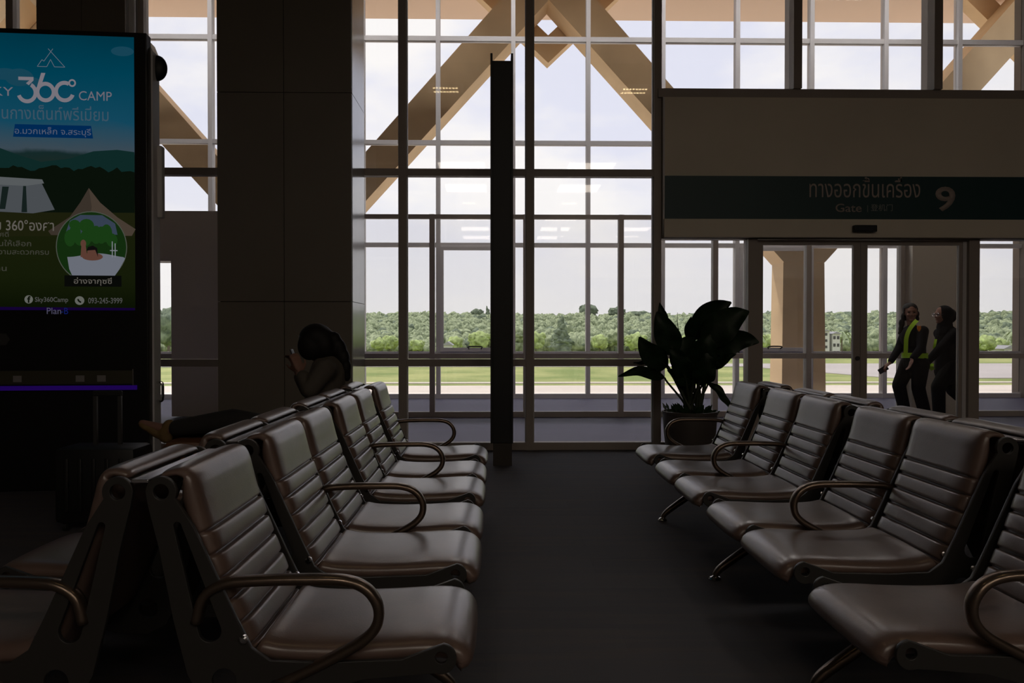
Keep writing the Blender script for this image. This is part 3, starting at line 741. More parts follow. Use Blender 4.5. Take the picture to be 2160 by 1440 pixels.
for i, (ctrl, w, roll) in enumerate(LV):
    bx, by = base[i % 6]; tx, ty, to = ctrl[0]; n1 = ctrl[1]
    stem([(bx, by, .03*math.sin(i)), ((bx*2+tx)/3+(-1)**i*2, (by+ty)/2+10, to*.3), (tx+(bx-tx)*.1, ty+8, to*.9), (tx, ty, to), ((tx+n1[0])/2, (ty+n1[1])/2, (to+n1[2])/2)], .018 if w > .08 else .011)
stem([(1432, 700, .02), (1429, 680, .02), (1429, 659, .02)], .004, .002)
rr = random.Random(4); b = bmesh.new()
for i in range(46):
    a = rr.random()*2*PI; q_ = rr.uniform(.05, .22); c = Vector((pc.x+math.cos(a)*q_, pc.y+math.sin(a)*q_, zt_-.03))
    tip = c + Vector((math.cos(a)*rr.uniform(.03, .07), math.sin(a)*.05, rr.uniform(.03, .11))); s = (tip-c).cross(Vector((rr.random()-.5, 1, .3))).normalized()*rr.uniform(.012, .024)
    md = c.lerp(tip, .6); v = [b.verts.new(q2) for q2 in (c, md+s, tip, md-s)]; b.faces.new(v)
    v = [b.verts.new(q2+Vector((0, .003, 0))) for q2 in (c, md-s, tip, md+s)]; b.faces.new(v)
link('groundcover', b, M['leaf'], pp, kind='stuff')

# ------------------------------------------------------------------ advertising kiosk
KD = 6.2; ks = KD/F; RZ = math.radians(4.5)
kc = P(312, 700, KD); kw = 1.47; kz = 3.47
k0 = empty('advertising_kiosk', (kc.x, KD, 0), RZ, label='tall black advertising kiosk with a glowing camping poster and pale side panel', cat='kiosk')
def U(px):
    m = P(px, 700, 1.0).x; return (m*KD-kc.x)/(math.cos(RZ)-m*math.sin(RZ))
V = lambda py: 1.2+(700-py)*ks
def kl(name, bm, m, par=k0, **k): return link(name, bm, m, par, local=True, **k)
kl('casing', B(-kw, 0, 0, .10, 0, kz, bev=.006), M['blackgloss'])
b = bmesh.new(); pr = [(-.10, 0), (.012, 0), (.012, kz-.10), (-.02, kz-.02), (-.10, kz-.02)]
a_ = [b.verts.new((x, .101, z)) for x, z in pr]; c_ = [b.verts.new((x, .25, z)) for x, z in pr]; b.faces.new(a_); b.faces.new(c_[::-1])
for j in range(5): b.faces.new((a_[j], a_[(j+1) % 5], c_[(j+1) % 5], c_[j]))
kl('side_panel', b, M['whitecase'])
kl('back_casing', B(-kw, -.101, .101, .25, 0, kz-.02), M['blackgloss'])
b = bmesh.new(); blob(b, (.015, .20, V(133)), (.075, .05, .10)); kl('dome', b, M['black'], smooth=True)
kl('rear_box', B(.013, .055, .17, .245, V(455), V(300), bev=.012), M['outer'])
b = bmesh.new(); tube(b, spline([(.012, .16, V(848)), (.05, .16, V(846)), (.055, .16, V(828)), (.05, .16, V(810)), (.012, .16, V(808))], 5), .012, 10); kl('side_handle', b, M['chrome'])
# screen picture: background glow by height
def screen_mat():
    m = bpy.data.materials.new('screen_picture'); m.use_nodes = True; t = m.node_tree; t.nodes.clear()
    c = N(t, 'ShaderNodeTexCoord'); s = N(t, 'ShaderNodeSeparateXYZ'); r = N(t, 'ShaderNodeMapRange'); r.inputs['From Min'].default_value = V(655); r.inputs['From Max'].default_value = V(80)
    cr = N(t, 'ShaderNodeValToRGB'); e = N(t, 'ShaderNodeEmission'); o = N(t, 'ShaderNodeOutputMaterial')
    st = [(0, (10, 16, 3)), (.12, (20, 26, 8)), (.33, (24, 28, 10)), (.36, (26, 30, 14)), (.40, (10, 14, 8)), (.50, (14, 20, 12)), (.515, (26, 40, 36)), (.56, (20, 40, 40)), (.575, (58, 72, 82)), (.68, (18, 70, 92)), (.85, (0, 62, 82)), (1, (0, 50, 66))]
    el = cr.color_ramp.elements
    while len(el) > 1: el.remove(el[-1])
    el[0].position = 0; el[0].color = (*S(*st[0][1]), 1)
    for p, c3 in st[1:]: q_ = el.new(p); q_.color = (*S(*c3), 1)
    n = N(t, 'ShaderNodeTexNoise', Scale=3.0, Detail=5.); mr = N(t, 'ShaderNodeMath', operation='MULTIPLY_ADD'); mr.inputs[1].default_value = .05; 
    k = t.links.new
    k(c.outputs['Object'], s.inputs[0]); k(s.outputs['Z'], r.inputs['Value']); k(c.outputs['Object'], n.inputs['Vector']); k(n.outputs[0], mr.inputs[0]); k(r.outputs[0], mr.inputs[2])
    sb = N(t, 'ShaderNodeMath', operation='SUBTRACT'); sb.inputs[1].default_value = .025
    k(mr.outputs[0], sb.inputs[0]); k(sb.outputs[0], cr.inputs[0]); k(cr.outputs[0], e.inputs[0]); k(e.outputs[0], o.inputs[0]); return m
scr = kl('screen', B(U(-78), U(286), -.004, -.001, V(655), V(88)), screen_mat())
lay = [0]
def art(name, polys, rgb, k=1.):
    lay[0] += 1; y = -.0045-.0003*lay[0]; b = bmesh.new()
    for pl in polys:
        b.faces.new([b.verts.new((U(x), y, V(z))) for x, z in pl])
    return kl(name, b, emat(name+'_glow', rgb, k), scr)
def ell(cx, cy, rx, ry, n=40, a0=0, a1=2*PI): return [(cx+rx*math.cos(a0+(a1-a0)*i/n), cy+ry*math.sin(a0+(a1-a0)*i/n)) for i in range(n)]
rr = random.Random(2)
for c_ in ([ell(15, 172, 30, 12), ell(45, 178, 30, 18), ell(70, 186, 20, 9)], [ell(262, 118, 24, 10)]): art('picture_cloud', c_, (22, 66, 84))
art('picture_far_mountain', [[(-78, 345), (-40, 330), (0, 322), (40, 336), (90, 350), (150, 342), (200, 326), (250, 322), (286, 326), (286, 372), (-78, 372)]], (14, 40, 38))
art('picture_treeline', [[(-78, 368)] + [(-78+i*9.1, 362+rr.uniform(-6, 7)) for i in range(1, 41)] + [(286, 460), (-78, 460)]], (9, 16, 9))
art('picture_lawn', [[(-78, 455), (286, 452), (286, 500), (-78, 505)]], (27, 29, 12))
art('picture_cabin_tent', [[(-40, 390), (2, 386), (88, 388), (118, 448), (72, 456), (-40, 452)]], (72, 76, 80))
art('picture_tent_roof', [[(-40, 384), (0, 382), (92, 386), (96, 394), (56, 400), (0, 398), (-40, 398)]], (86, 90, 92))
art('picture_tent_opening', [[(8, 402), (22, 402), (14, 448), (2, 448)], [(52, 400), (58, 400), (60, 454), (48, 454)]], (20, 30, 28))
art('picture_bell_tent', [[(190, 402), (214, 432), (250, 462), (288, 486), (280, 500), (110, 500), (104, 492), (150, 462), (172, 432)]], (68, 58, 49))
art('picture_bell_tent_shade', [[(190, 402), (196, 440), (188, 500), (110, 500), (104, 492), (150, 462), (172, 432)]], (56, 48, 41))
art('picture_ring', [ell(195, 524, 75, 74, 48)], (70, 74, 66))
art('picture_round_scene', [ell(195, 524, 73, 72, 48)], (18, 42, 14))
art('picture_round_sky', [[(150, 470), (172, 458), (218, 458), (245, 475), (250, 498), (140, 498)]], (52, 62, 78))
art('picture_round_leaves', [ell(150+i*11, 500+rr.uniform(-14, 12), 12, rr.uniform(9, 20), 14) for i in range(9)] + [ell(185, 480, 16, 14, 16), ell(160, 478, 12, 10, 14)], (24, 58, 20))
art('picture_bathtub', [[(144, 545)] + [(144+i*6.2, 541+4*math.cos(i*.3)) for i in range(1, 20)] + [(266, 547), (252, 572), (244, 583), (154, 583), (148, 570)]], (104, 108, 118))
art('picture_bather', [ell(197, 544, 22, 8, 24), [(172, 545), (174, 520), (183, 520), (186, 545)], ell(178, 517, 6, 8, 14), ell(196, 535, 10, 11, 20)], (88, 58, 48))
art('picture_bather_hair', [[(184, 532), (188, 524), (198, 521), (207, 526), (209, 545), (203, 530), (190, 531)]], (14, 12, 12))
art('picture_tap', [[(238, 512), (240, 512), (240, 545), (238, 545)], [(244, 516), (246, 516), (246, 545), (244, 545)], [(234, 530), (250, 530), (250, 532), (234, 532)]], (120, 124, 130))
art('picture_pills', [[(36, 274), (196, 274), (200, 300), (32, 300)]], (0, 40, 82))
art('picture_caption_bar', [[(138, 583), (258, 583), (258, 606), (138, 606)]], (8, 9, 7))
art('picture_blue_strip', [[(-78, 648), (286, 650), (286, 655), (-78, 655)]], (18, 2, 48))
lay[0] += 1
def txt(name, items, rgb):
    b = bmesh.new(); lay[0] += 1; y = -.0045-.0003*lay[0]
    for s, x0, x1, y0, y1, bo in items: merge(b, text_mesh(s, U(x0), U(x1), V(y1), V(y0), y, bo))
    return kl(name, b, emat(name+'_glow', rgb), scr)
def ringpoly(cx, cy, ro, ri, a0, a1, n=28):
    o = [(cx+ro*math.cos(a0+(a1-a0)*i/n), cy+ro*math.sin(a0+(a1-a0)*i/n)) for i in range(n+1)]
    q_ = [(cx+ri*math.cos(a0+(a1-a0)*i/n), cy+ri*math.sin(a0+(a1-a0)*i/n)) for i in range(n+1)]
    return [[o[i], o[i+1], q_[i+1], q_[i]] for i in range(n)]
D_ = math.radians
logo = ringpoly(62, 209, 22, 14, D_(-62), D_(160)) + [[(44, 177), (76, 177), (76, 184), (44, 184)], [(76, 177), (76, 184), (66, 194), (60, 190)]]
logo += ringpoly(101, 207, 21, 13, 0, 2*PI) + [[(92, 168), (101, 168), (90, 200), (81, 203)]]
logo += ringpoly(141, 205, 22, 14, D_(20), D_(300)) + ringpoly(157, 187, 8, 4.5, 0, 2*PI)
art('logo_numerals', logo, (118, 114, 122))
tent = []
def seg(a, c, w=1.3):
    dx, dy = c[0]-a[0], c[1]-a[1]; l = math.hypot(dx, dy); nx_, ny_ = -dy/l*w/2, dx/l*w/2
    return [(a[0]+nx_, a[1]+ny_), (c[0]+nx_, c[1]+ny_), (c[0]-nx_, c[1]-ny_), (a[0]-nx_, a[1]-ny_)]
tp = [(107, 118), (142, 155), (120, 155), (112, 140), (104, 155), (84, 155), (94, 141), (98, 144), (117, 118)]
art('logo_tent', [seg(a, c) for a, c in zip(tp, tp[1:])], (92, 100, 112))
for it in (('SKY', -26, 33, 199, 217, 0), ('CAMP', 171, 240, 203, 222, 0)): txt('logo_lettering', [it], (106, 102, 112))
txt('poster_headline', [('ลานกางเต็นท์พรีเมี่ยม', -22, 233, 234, 264, .004)], (58, 80, 96))
txt('poster_subtitle', [('อ.มวกเหล็ก จ.สระบุรี', 36, 196, 279, 298, .004)], (80, 88, 108))
txt('poster_text', [('วิวสวย 360°องศา', -62, 117, 470, 492, .008), ('อ่างจากุซซี่', 158, 238, 587, 604, .008)], (92, 88, 82))
txt('poster_small_text', [('บรรยากาศดี', -60, 22, 494, 505, .01), ('หลายโซนให้เลือก', -60, 69, 511, 524, .01), ('อำนวยความสะดวกครบ', -60, 106, 529, 541, .01), ('ที่บ้าน', -30, 17, 562, 575, .01)], (58, 58, 50))
txt('contact_lettering', [('Sky360Camp', 76, 146, 628, 641, .015), ('093-245-3999', 188, 260, 629, 641, .015)], (72, 72, 70))
art('contact_icons', [ell(63, 633, 9, 8.5, 24), ell(170, 635, 10, 9, 24)], (96, 98, 92))
txt('icon_marks', [('f', 60, 67, 626, 640, .05)], (16, 20, 12))
art('phone_mark', [ringpoly(174, 631, 9, 5.5, D_(95), D_(175), 8)[i] for i in range(8)], (16, 20, 12))
txt('maker_lettering', [('Plan', 101, 131, 650, 663, 0)], (74, 72, 92)); txt('maker_initial', [('-B', 131, 146, 650, 663, 0)], (14, 26, 88))
# lower part: hexagon badge, shelf niche and violet light strip
kl('badge', (lambda b: (b.faces.new([b.verts.new((U(5)+.055*math.cos(PI/3*i), -.002, V(715)+.05*math.sin(PI/3*i))) for i in range(6)]), b)[1])(bmesh.new()), mat('dark_grey_badge', (.05, .05, .05), .5))
kl('shelf_panel', B(U(-78), U(282), -.012, -.001, V(808), V(780)), mat('dim_olive_panel', (.06, .055, .03), .5))
mtag = mat('grey_tag', (.3, .28, .27), .5)
for px in (-30, 38, 170, 215): kl('price_tag', B(U(px-9), U(px+9), -.016, -.012, V(803), V(790)), mtag)
kl('chrome_edge', B(U(281), U(283), -.02, -.001, V(811), V(777)), M['chrome'])
kl('violet_light_strip', B(U(-78), U(290), -.03, -.013, V(820), V(811)), emat('violet_light', (26, 4, 72), 1.0))

# ------------------------------------------------------------------ suitcase and bag
SD = 5.0
s0 = P(221, 935, SD)
sc = empty('suitcase', (s0.x, SD, 0), label='dark upright suitcase with a raised telescopic handle in front of the kiosk', cat='suitcase')
b = bmesh.new(); zc = s0.z-.01; wx = .24; box(b, s0.x-wx, s0.x+wx, SD-.14, SD+.14, .05, zc, bev=.03)
for i in range(5):
    x = s0.x-.16+.08*i; box(b, x-.012, x+.012, SD-.15, SD-.138, .12, zc-.06, bev=.004)
link('shell', b, M['suitcase'], sc, smooth=True)
b = bmesh.new(); xl, xr = P(195, 900, SD).x, P(247, 900, SD).x; zh_ = P(221, 826, SD).z
for x in (xl, xr): box(b, x-.011, x+.011, SD+.03, SD+.05, zc-.02, zh_-.02)
hd = link('telescopic_handle', b, M['handle'], sc)
b = bmesh.new(); box(b, xl-.014, xr+.014, SD+.024, SD+.056, zh_-.03, zh_+.005, bev=.008); link('handle_grip', b, M['rubber'], hd)
for sx in (-1, 1):
    for sy in (-1, 1):
        b = bmesh.new(); x = s0.x+sx*(wx-.05); y = SD+sy*.09; cyl(b, (x-.012, y, .025), (x+.012, y, .025), .025); box(b, x-.016, x+.016, y-.012, y+.012, .025, .055); link('wheel', b, M['rubber'], sc)
WD = 5.44
bc = P(404, 960, WD); bz = P(404, 922, WD).z
bg_ = empty('travel_bag', (bc.x, WD, 0), label='brown leather bag standing under the seated woman\'s outstretched legs', cat='bag')
b = bmesh.new(); box(b, bc.x-.13, bc.x+.13, WD-.17, WD+.17, 0.0, bz, bev=.05); link('bag_body', b, M['bag'], bg_, smooth=True)
b = bmesh.new()
for s in (-1, 1): tube(b, spline([(bc.x-.135, WD+s*.08, bz-.16), (bc.x-.165, WD+s*.07, bz-.10), (bc.x-.165, WD+s*.04, bz-.06), (bc.x-.135, WD+s*.03, bz-.05)], 4), .008, 8)
link('bag_handle', b, M['bag'], bg_)
b = bmesh.new(); box(b, bc.x-.134, bc.x-.128, WD-.12, WD+.12, bz-.20, bz-.19); link('zip', b, M['chrome'], bg_)

# ------------------------------------------------------------------ people
def hand(bm, wrist, dirv, palmn, curl=.5, r=.0075, L=.085):
    "palm with four fingers and a thumb, joined into the body mesh"
    d = dirv.normalized(); s = d.cross(palmn).normalized(); n = s.cross(d).normalized()
    c = wrist + d*.045
    blob(bm, c, (.040, .036, .016), Matrix((d, s, n)).transposed(), 2)
    for i, (off, l) in enumerate(((-.026, .9), (-.009, 1.), (.009, .96), (.026, .76))):
        p0 = wrist + d*.078 + s*off; p1 = p0 + (d*math.cos(curl*.5)+n*math.sin(curl*.5))*L*.42*l
        p2 = p1 + (d*math.cos(curl*1.3)+n*math.sin(curl*1.3))*L*.33*l; p3 = p2 + (d*math.cos(curl*2)+n*math.sin(curl*2))*L*.25*l
        limb(bm, [(p0-d*.02, r*1.1), (p0, r*1.1), (p1, r), (p2, r*.92), (p3, r*.82)])
    t0 = wrist + d*.025 - s*.028; t1 = t0 + (d*.7 - s*.7 + n*.2).normalized()*.036; t2 = t1 + (d*.95 - s*.15 + n*.3).normalized()*.03
    limb(bm, [(wrist+d*.01-s*.012, r*1.4), (t0, r*1.5), (t1, r*1.15), (t2, r*.95)])
def head(bm, c, fwd, up=Vector((0, 0, 1)), k=1.):
    f = fwd.normalized(); s = f.cross(up).normalized(); u = s.cross(f)
    R = Matrix((s, f, u)).transposed(); q_ = lambda a, b_, c2: c + (s*a + f*b_ + u*c2)*k
    blob(bm, q_(0, -.005, .025), (.073*k, .092*k, .092*k), R); blob(bm, q_(0, .022, -.035), (.056*k, .062*k, .075*k), R)
    blob(bm, q_(0, .062, -.085), (.026*k, .022*k, .020*k), R, 2)
    limb(bm, [(q_(0, .086, .018), .009*k), (q_(0, .102, -.022), .0135*k)]); 
    for a in (-1, 1):
        blob(bm, q_(a*.013, .093, -.028), .009*k, None, 2); blob(bm, q_(a*.073, -.008, -.002), (.010*k, .018*k, .030*k), R, 2)
        blob(bm, q_(a*.034, .066, -.022), (.022*k, .018*k, .018*k), R, 2)
    blob(bm, q_(0, .079, -.052), (.024*k, .012*k, .009*k), R, 2)
    blob(bm, q_(0, .082, .032), (.050*k, .012*k, .010*k), R, 2)
    return q_, R
def eyes(q_, R, par, k=1.):
    b = bmesh.new()
    for a in (-1, 1): blob(b, q_(a*.031, .083, .008), (.013, .006, .006), R, 2)
    link('eyes', b, M['hair'], par, smooth=True)
    b = bmesh.new(); blob(b, q_(0, .0905, -.053), (.021, .004, .003), R, 2); link('mouth', b, mat('lip', (.22, .08, .07), .5), par, smooth=True)
def shoe(bm, ankle, d, up=Vector((0, 0, 1)), L=.24):
    d = d.normalized(); s = d.cross(up).normalized(); u = s.cross(d); R = Matrix((s, d, u)).transposed()
    blob(bm, ankle - u*.045 - d*.02, (.036, .05, .045), R, 2); blob(bm, ankle - u*.058 + d*.06, (.040, .085, .034), R, 2)
    blob(bm, ankle - u*.066 + d*.125, (.042, .055, .024), R, 2); limb(bm, [(ankle+u*.03, .042), (ankle-u*.03, .042)])

def q3(px, py, d): return P(px, py, d)
# --- woman with reflective harness
d = 10.0
w = empty('person', (P(1925, 700, d).x, d, 0), label='woman in black uniform with yellow-green reflective harness walking behind the gate doors, holding a phone', cat='person')
HD = q3(1921, 660, d)
nk, ch, bl, pv = q3(1922, 686, d), q3(1928, 706, d), q3(1930, 735, d), q3(1929, 762, d)
shn, shf = q3(1947, 698, d-.13), q3(1911, 698, d+.10)      # near (her left), far (her right)
hn, hf = pv+Vector((.03, -.085, -.03)), pv+Vector((-.03, .085, -.03))
kn_n, an_n = q3(1937, 818, d-.06), q3(1953, 880, d-.04)
kn_f, an_f = q3(1896, 812, d+.06), q3(1911, 884, d+.08)
eln, wrn = q3(1943, 734, d-.22), q3(1924, 757, d-.28)
elf, wrf = q3(1897, 733, d+.10), q3(1877, 765, d+.02)
an_n.z = .105; an_f.z = .10
b = bmesh.new(); fw = Vector((-.35, -.94, -.05)); hq, hR = head(b, HD, fw)
limb(b, [(HD-Vector((0, -.01, .06)), .052), (nk, .052), (ch, .09)])
limb(b, [(ch, .10), (bl, .095), (pv, .115)]); limb(b, [(shn, .045), (ch, .07), (shf, .045)])
limb(b, [(hn, .085), (kn_n, .052), (an_n, .036)]); limb(b, [(hf, .085), (kn_f, .052), (an_f, .036)])
limb(b, [(shn, .045), (eln, .036), (wrn, .024)]); limb(b, [(shf, .045), (elf, .036), (wrf, .024)])
hand(b, wrn, Vector((-.35, -.1, -1)), Vector((-1, 0, .3)), .4); hand(b, wrf, Vector((-.75, -.1, -.55)), Vector((-.3, 0, -1)), .9)
for a, dd in ((an_n, Vector((-1, -.1, 0))), (an_f, Vector((-1, -.1, 0)))): limb(b, [(a, .034), (a+dd.normalized()*.12-Vector((0, 0, .06)), .028)])
body = link('body', remesh(b, .0075, 2), M['skin'], w, smooth=80)
eyes(hq, hR, w)
b = bmesh.new()
limb(b, [(nk-Vector((0, 0, .03)), .062), (ch, .125)]); limb(b, [(ch, .128), (bl, .128), (pv+Vector((0, 0, .03)), .135)])
blob(b, ch+Vector((-.04, -.03, -.03)), (.14, .12, .15)); limb(b, [(shn, .065), (ch+Vector((0, 0, .01)), .095), (shf, .065)])
limb(b, [(shn, .070), (eln, .055), (wrn.lerp(eln, .12), .042)]); limb(b, [(shf, .066), (elf, .053), (wrf.lerp(elf, .12), .040)])
link('jacket', remesh(b, .011, 3), M['navy'], w, smooth=80)
b = bmesh.new()
limb(b, [(pv+Vector((0, 0, .02)), .14), (pv-Vector((0, 0, .05)), .14)]); blob(b, pv+Vector((.03, 0, -.05)), (.15, .15, .13))
limb(b, [(hn, .108), (kn_n, .082), (an_n+Vector((0, 0, .03)), .072)]); limb(b, [(hf, .105), (kn_f, .082), (an_f+Vector((0, 0, .03)), .070)])
link('trousers', remesh(b, .012, 3), M['blackcloth'], w, smooth=80)
for a, dd in ((an_n, Vector((-1, -.15, -.0))), (an_f, Vector((-1, -.15, .0)))):
    b = bmesh.new(); shoe(b, a, dd); link('shoe', remesh(b, .008, 2), M['shoe'], w, smooth=80)
b = bmesh.new(); u = Vector((0, 0, 1)); sd2 = fw.cross(u).normalized()
blob(b, HD+Vector((0, .02, .045))-fw*.0+Vector((0, 0, .0)), (.090, .098, .088)); blob(b, HD+Vector((.0, .035, -.01)), (.088, .075, .10))
for px, py, r in ((1906, 668, .034), (1902, 682, .036), (1900, 694, .030), (1896, 702, .014)): blob(b, q3(px, py, d+.03), (r, r, r*1.6))
for px, py, r in ((1935, 662, .026), (1936, 672, .02)): blob(b, q3(px, py, d+.02), (r, r, r*1.6))
hm = remesh(b, .009, 3)
# open the hair over the face
bh = bmesh.new(); bh.from_mesh(hm); kill = []
for v in bh.verts:
    l = v.co-HD; f_ = l.dot(fw.normalized()); s_ = abs(l.dot(sd2))
    if f_ > .02 and s_ < .075 and -.16 < l.z < .052: kill.append(v)
bmesh.ops.delete(bh, geom=kill, context='VERTS'); bmesh.ops.solidify(bh, geom=bh.faces[:], thickness=.006)
link('hair', bh, M['hair'], w, smooth=80)
b = bmesh.new()
def strap(b, pts, wd, out_=Vector((-.55, -.8, .05)), th=.006):
    pts = spline(pts, 6); rows = []
    for i, p in enumerate(pts):
        t = (pts[min(i+1, len(pts)-1)]-pts[max(i-1, 0)]).normalized(); s = t.cross(out_).normalized()
        rows.append([b.verts.new(p+s*wd/2), b.verts.new(p-s*wd/2), b.verts.new(p-s*wd/2-out_*th), b.verts.new(p+s*wd/2-out_*th)])
    for a, c in zip(rows, rows[1:]):
        for j in range(4): b.faces.new((a[j], a[(j+1) % 4], c[(j+1) % 4], c[j]))
    b.faces.new(rows[0]); b.faces.new(rows[-1][::-1])
strap(b, [q3(1934, 675, d-.135), q3(1926, 684, d-.19), q3(1917, 697, d-.20), q3(1912, 712, d-.20), q3(1911, 728, d-.19), q3(1910, 752, d-.175)], .048)
pb = pv+Vector((0, 0, .075))
ringp = [pb + Vector((.150*math.cos(t), .160*math.sin(t), .004*math.sin(t*2))) for t in [2*PI*i/28 for i in range(29)]]
for p, q_ in zip(ringp, ringp[1:]):
    o1 = Vector((0, 0, .032)); v = [b.verts.new(x) for x in (p-o1, q_-o1, q_+o1, p+o1)]; b.faces.new(v)
link('reflective_harness', b, M['hivis'], w)
b = bmesh.new(); c = q3(1939, 692, d-.205); pr = [(-.026, .032), (0, .026), (.026, .032), (.028, -.005), (.012, -.034), (0, -.042), (-.012, -.034), (-.028, -.005)]
a_ = [b.verts.new(c+Vector((x, x*.35, z))) for x, z in pr]; c_ = [b.verts.new(c+Vector((x, x*.35+.012, z))) for x, z in pr]; b.faces.new(a_); b.faces.new(c_[::-1])
for j in range(8): b.faces.new((a_[j], a_[(j+1) % 8], c_[(j+1) % 8], c_[j]))
link('shoulder_badge', b, M['patch'], w)
ph = P(1863, 779, d+.02)
b = bmesh.new(); box(b, -.065, .065, -.004, .004, -.034, .034, bev=.003); bmesh.ops.rotate(b, verts=b.verts[:], matrix=Matrix.Rotation(math.radians(-32), 3, 'Y')); bmesh.ops.translate(b, verts=b.verts[:], vec=ph)
link('mobile_phone', b, M['phone'], origin=ph, label='small grey phone held in the outstretched hand of the walking woman', cat='phone')

# --- woman in hijab
d = 10.3
w = empty('person', (P(1995, 700, d).x, d, 0), label='woman in black headscarf, glasses and long black jacket walking behind the other woman', cat='person')
HD = q3(1987, 665, d)
nk, ch, bl, pv = q3(1991, 688, d), q3(1997, 706, d), q3(1999, 736, d), q3(2000, 766, d)
shn, shf = ch+Vector((.02, -.15, .02)), ch+Vector((-.02, .15, .02))
hn, hf = pv+Vector((0, -.08, -.03)), pv+Vector((0, .08, -.03))
kn_n, an_n = q3(1979, 815, d-.06), q3(1981, 880, d-.04); an_n.z = .10
kn_f, an_f = q3(2010, 822, d+.06), q3(2048, 858, d+.06)
eln, wrn = q3(1980, 738, d-.20), q3(1952, 768, d-.22); elf, wrf = q3(2004, 740, d+.2), q3(1990, 765, d+.2)
fw = Vector((-1, -.22, .02))
b = bmesh.new(); hq, hR = head(b, HD, fw)
limb(b, [(HD-Vector((0, 0, .06)), .052), (nk, .052), (ch, .09)]); limb(b, [(ch, .10), (bl, .095), (pv, .115)]); limb(b, [(shn, .045), (ch, .07), (shf, .045)])
limb(b, [(hn, .085), (kn_n, .052), (an_n, .036)]); limb(b, [(hf, .085), (kn_f, .052), (an_f, .036)])
limb(b, [(shn, .045), (eln, .036), (wrn, .024)]); limb(b, [(shf, .045), (elf, .036), (wrf, .024)])
hand(b, wrn, Vector((-.6, 0, -.7)), Vector((.5, 0, -.8)), .5); hand(b, wrf, Vector((-.5, 0, -.8)), Vector((-1, 0, .3)), .5)
limb(b, [(an_n, .034), (an_n+Vector((-.12, 0, -.06)), .028)]); limb(b, [(an_f, .034), (an_f+Vector((.03, 0, -.10)), .028)])
link('body', remesh(b, .0075, 2), M['skin'], w, smooth=80); eyes(hq, hR, w)
b = bmesh.new()
limb(b, [(nk, .085), (ch, .14)]); limb(b, [(ch, .14), (bl, .145), (pv-Vector((0, 0, .12)), .165)]); limb(b, [(shn, .068), (ch, .10), (shf, .068)])
blob(b, q3(2014, 775, d), (.10, .15, .12)); blob(b, q3(2006, 745, d), (.13, .15, .25))
limb(b, [(shn, .072), (eln, .058), (wrn, .042)]); limb(b, [(shf, .070), (elf, .055), (wrf, .042)])
link('long_jacket', remesh(b, .012, 3), M['blackcloth'], w, smooth=80)
b = bmesh.new(); limb(b, [(hn, .11), (kn_n, .088), (an_n+Vector((0, 0, .03)), .075)]); limb(b, [(hf, .11), (kn_f, .085), (an_f, .068)]); blob(b, pv-Vector((0, 0, .04)), (.13, .15, .12))
link('trousers', remesh(b, .012, 3), M['blackcloth'], w, smooth=80)
b = bmesh.new(); shoe(b, an_n, Vector((-1, -.1, 0))); link('shoe', remesh(b, .008, 2), M['shoe'], w, smooth=80)
b = bmesh.new(); shoe(b, an_f, Vector((-.35, -.05, -.9)), Vector((.9, 0, .35))*-1); link('shoe', remesh(b, .008, 2), M['shoe'], w, smooth=80)
b = bmesh.new(); blob(b, HD+Vector((.035, .01, .02)), (.115, .108, .112)); blob(b, HD+Vector((.085, .01, -.005)), (.105, .10, .105)); limb(b, [(HD+Vector((.04, 0, -.07)), .085), (nk+Vector((.01, 0, -.02)), .10), (ch+Vector((-.02, -.02, .02)), .12)])
hm = remesh(b, .009, 3); bh = bmesh.new(); bh.from_mesh(hm); kill = []; sd2 = fw.cross(u).normalized()
for v in bh.verts:
    l = v.co-HD; f_ = l.dot(fw.normalized()); s_ = abs(l.dot(sd2))
    if f_ > .052 and s_ < .052 and -.10 < l.z < .055: kill.append(v)
bmesh.ops.delete(bh, geom=kill, context='VERTS'); bmesh.ops.solidify(bh, geom=bh.faces[:], thickness=.006)
link('headscarf', bh, M['blackcloth'], w, smooth=80)
b = bmesh.new()
for a in (-1, 1):
    pts = [hq(a*.034+.024*math.cos(t), .100, .008+.019*math.sin(t)) for t in [2*PI*i/16 for i in range(17)]]; tube(b, pts, .0022, 6)
    tube(b, [hq(a*.058, .100, .012), hq(a*.074, .02, .012)], .002, 6)
tube(b, [hq(-.01, .102, .01), hq(.01, .102, .01)], .002, 6)
link('glasses', b, M['bright'], w)
b = bmesh.new(); strap(b, [q3(1974, 715, d-.17), q3(1972, 725, d-.18), q3(1970, 735, d-.17)], .03); strap(b, [q3(1966, 766, d-.15), q3(1964, 773, d-.16), q3(1968, 780, d-.15)], .05)
link('reflective_strap', b, M['hivis'], w)

# --- seated woman
d = WD
w = empty('person', (-1.25, d, .40), label='seated woman with long dark hair and stretched out legs, looking down at a phone', cat='person')
HD = q3(664, 722, d); fw = Vector((-.80, .1, -.55))
nk, ch, bl, pv = q3(683, 757, d), q3(692, 785, d), Vector((-1.165, d, .68)), Vector((-1.23, d, .52))
shn, shf = q3(687, 778, d-.16), q3(684, 778, d+.16)
hn, hf = Vector((-1.25, d-.09, .50)), Vector((-1.25, d+.09, .50))
kn_n = P(492, 885, d-.08); an_n = P(358, 912, d-.05); kn_f = P(500, 890, d+.10); an_f = P(365, 914, d+.08)
an_n = P(352, 905, d-.05); an_f = P(372, 912, d+.09)
eln, wrn = q3(655, 822, d-.2), q3(634, 785, d-.12); elf, wrf = q3(650, 822, d+.16), q3(628, 786, d+.06)
b = bmesh.new(); hq, hR = head(b, HD, fw)
limb(b, [(HD+Vector((.03, 0, -.05)), .05), (nk, .05), (ch, .09)]); limb(b, [(ch, .10), (bl, .10), (pv, .115)]); limb(b, [(shn, .045), (ch, .07), (shf, .045)])
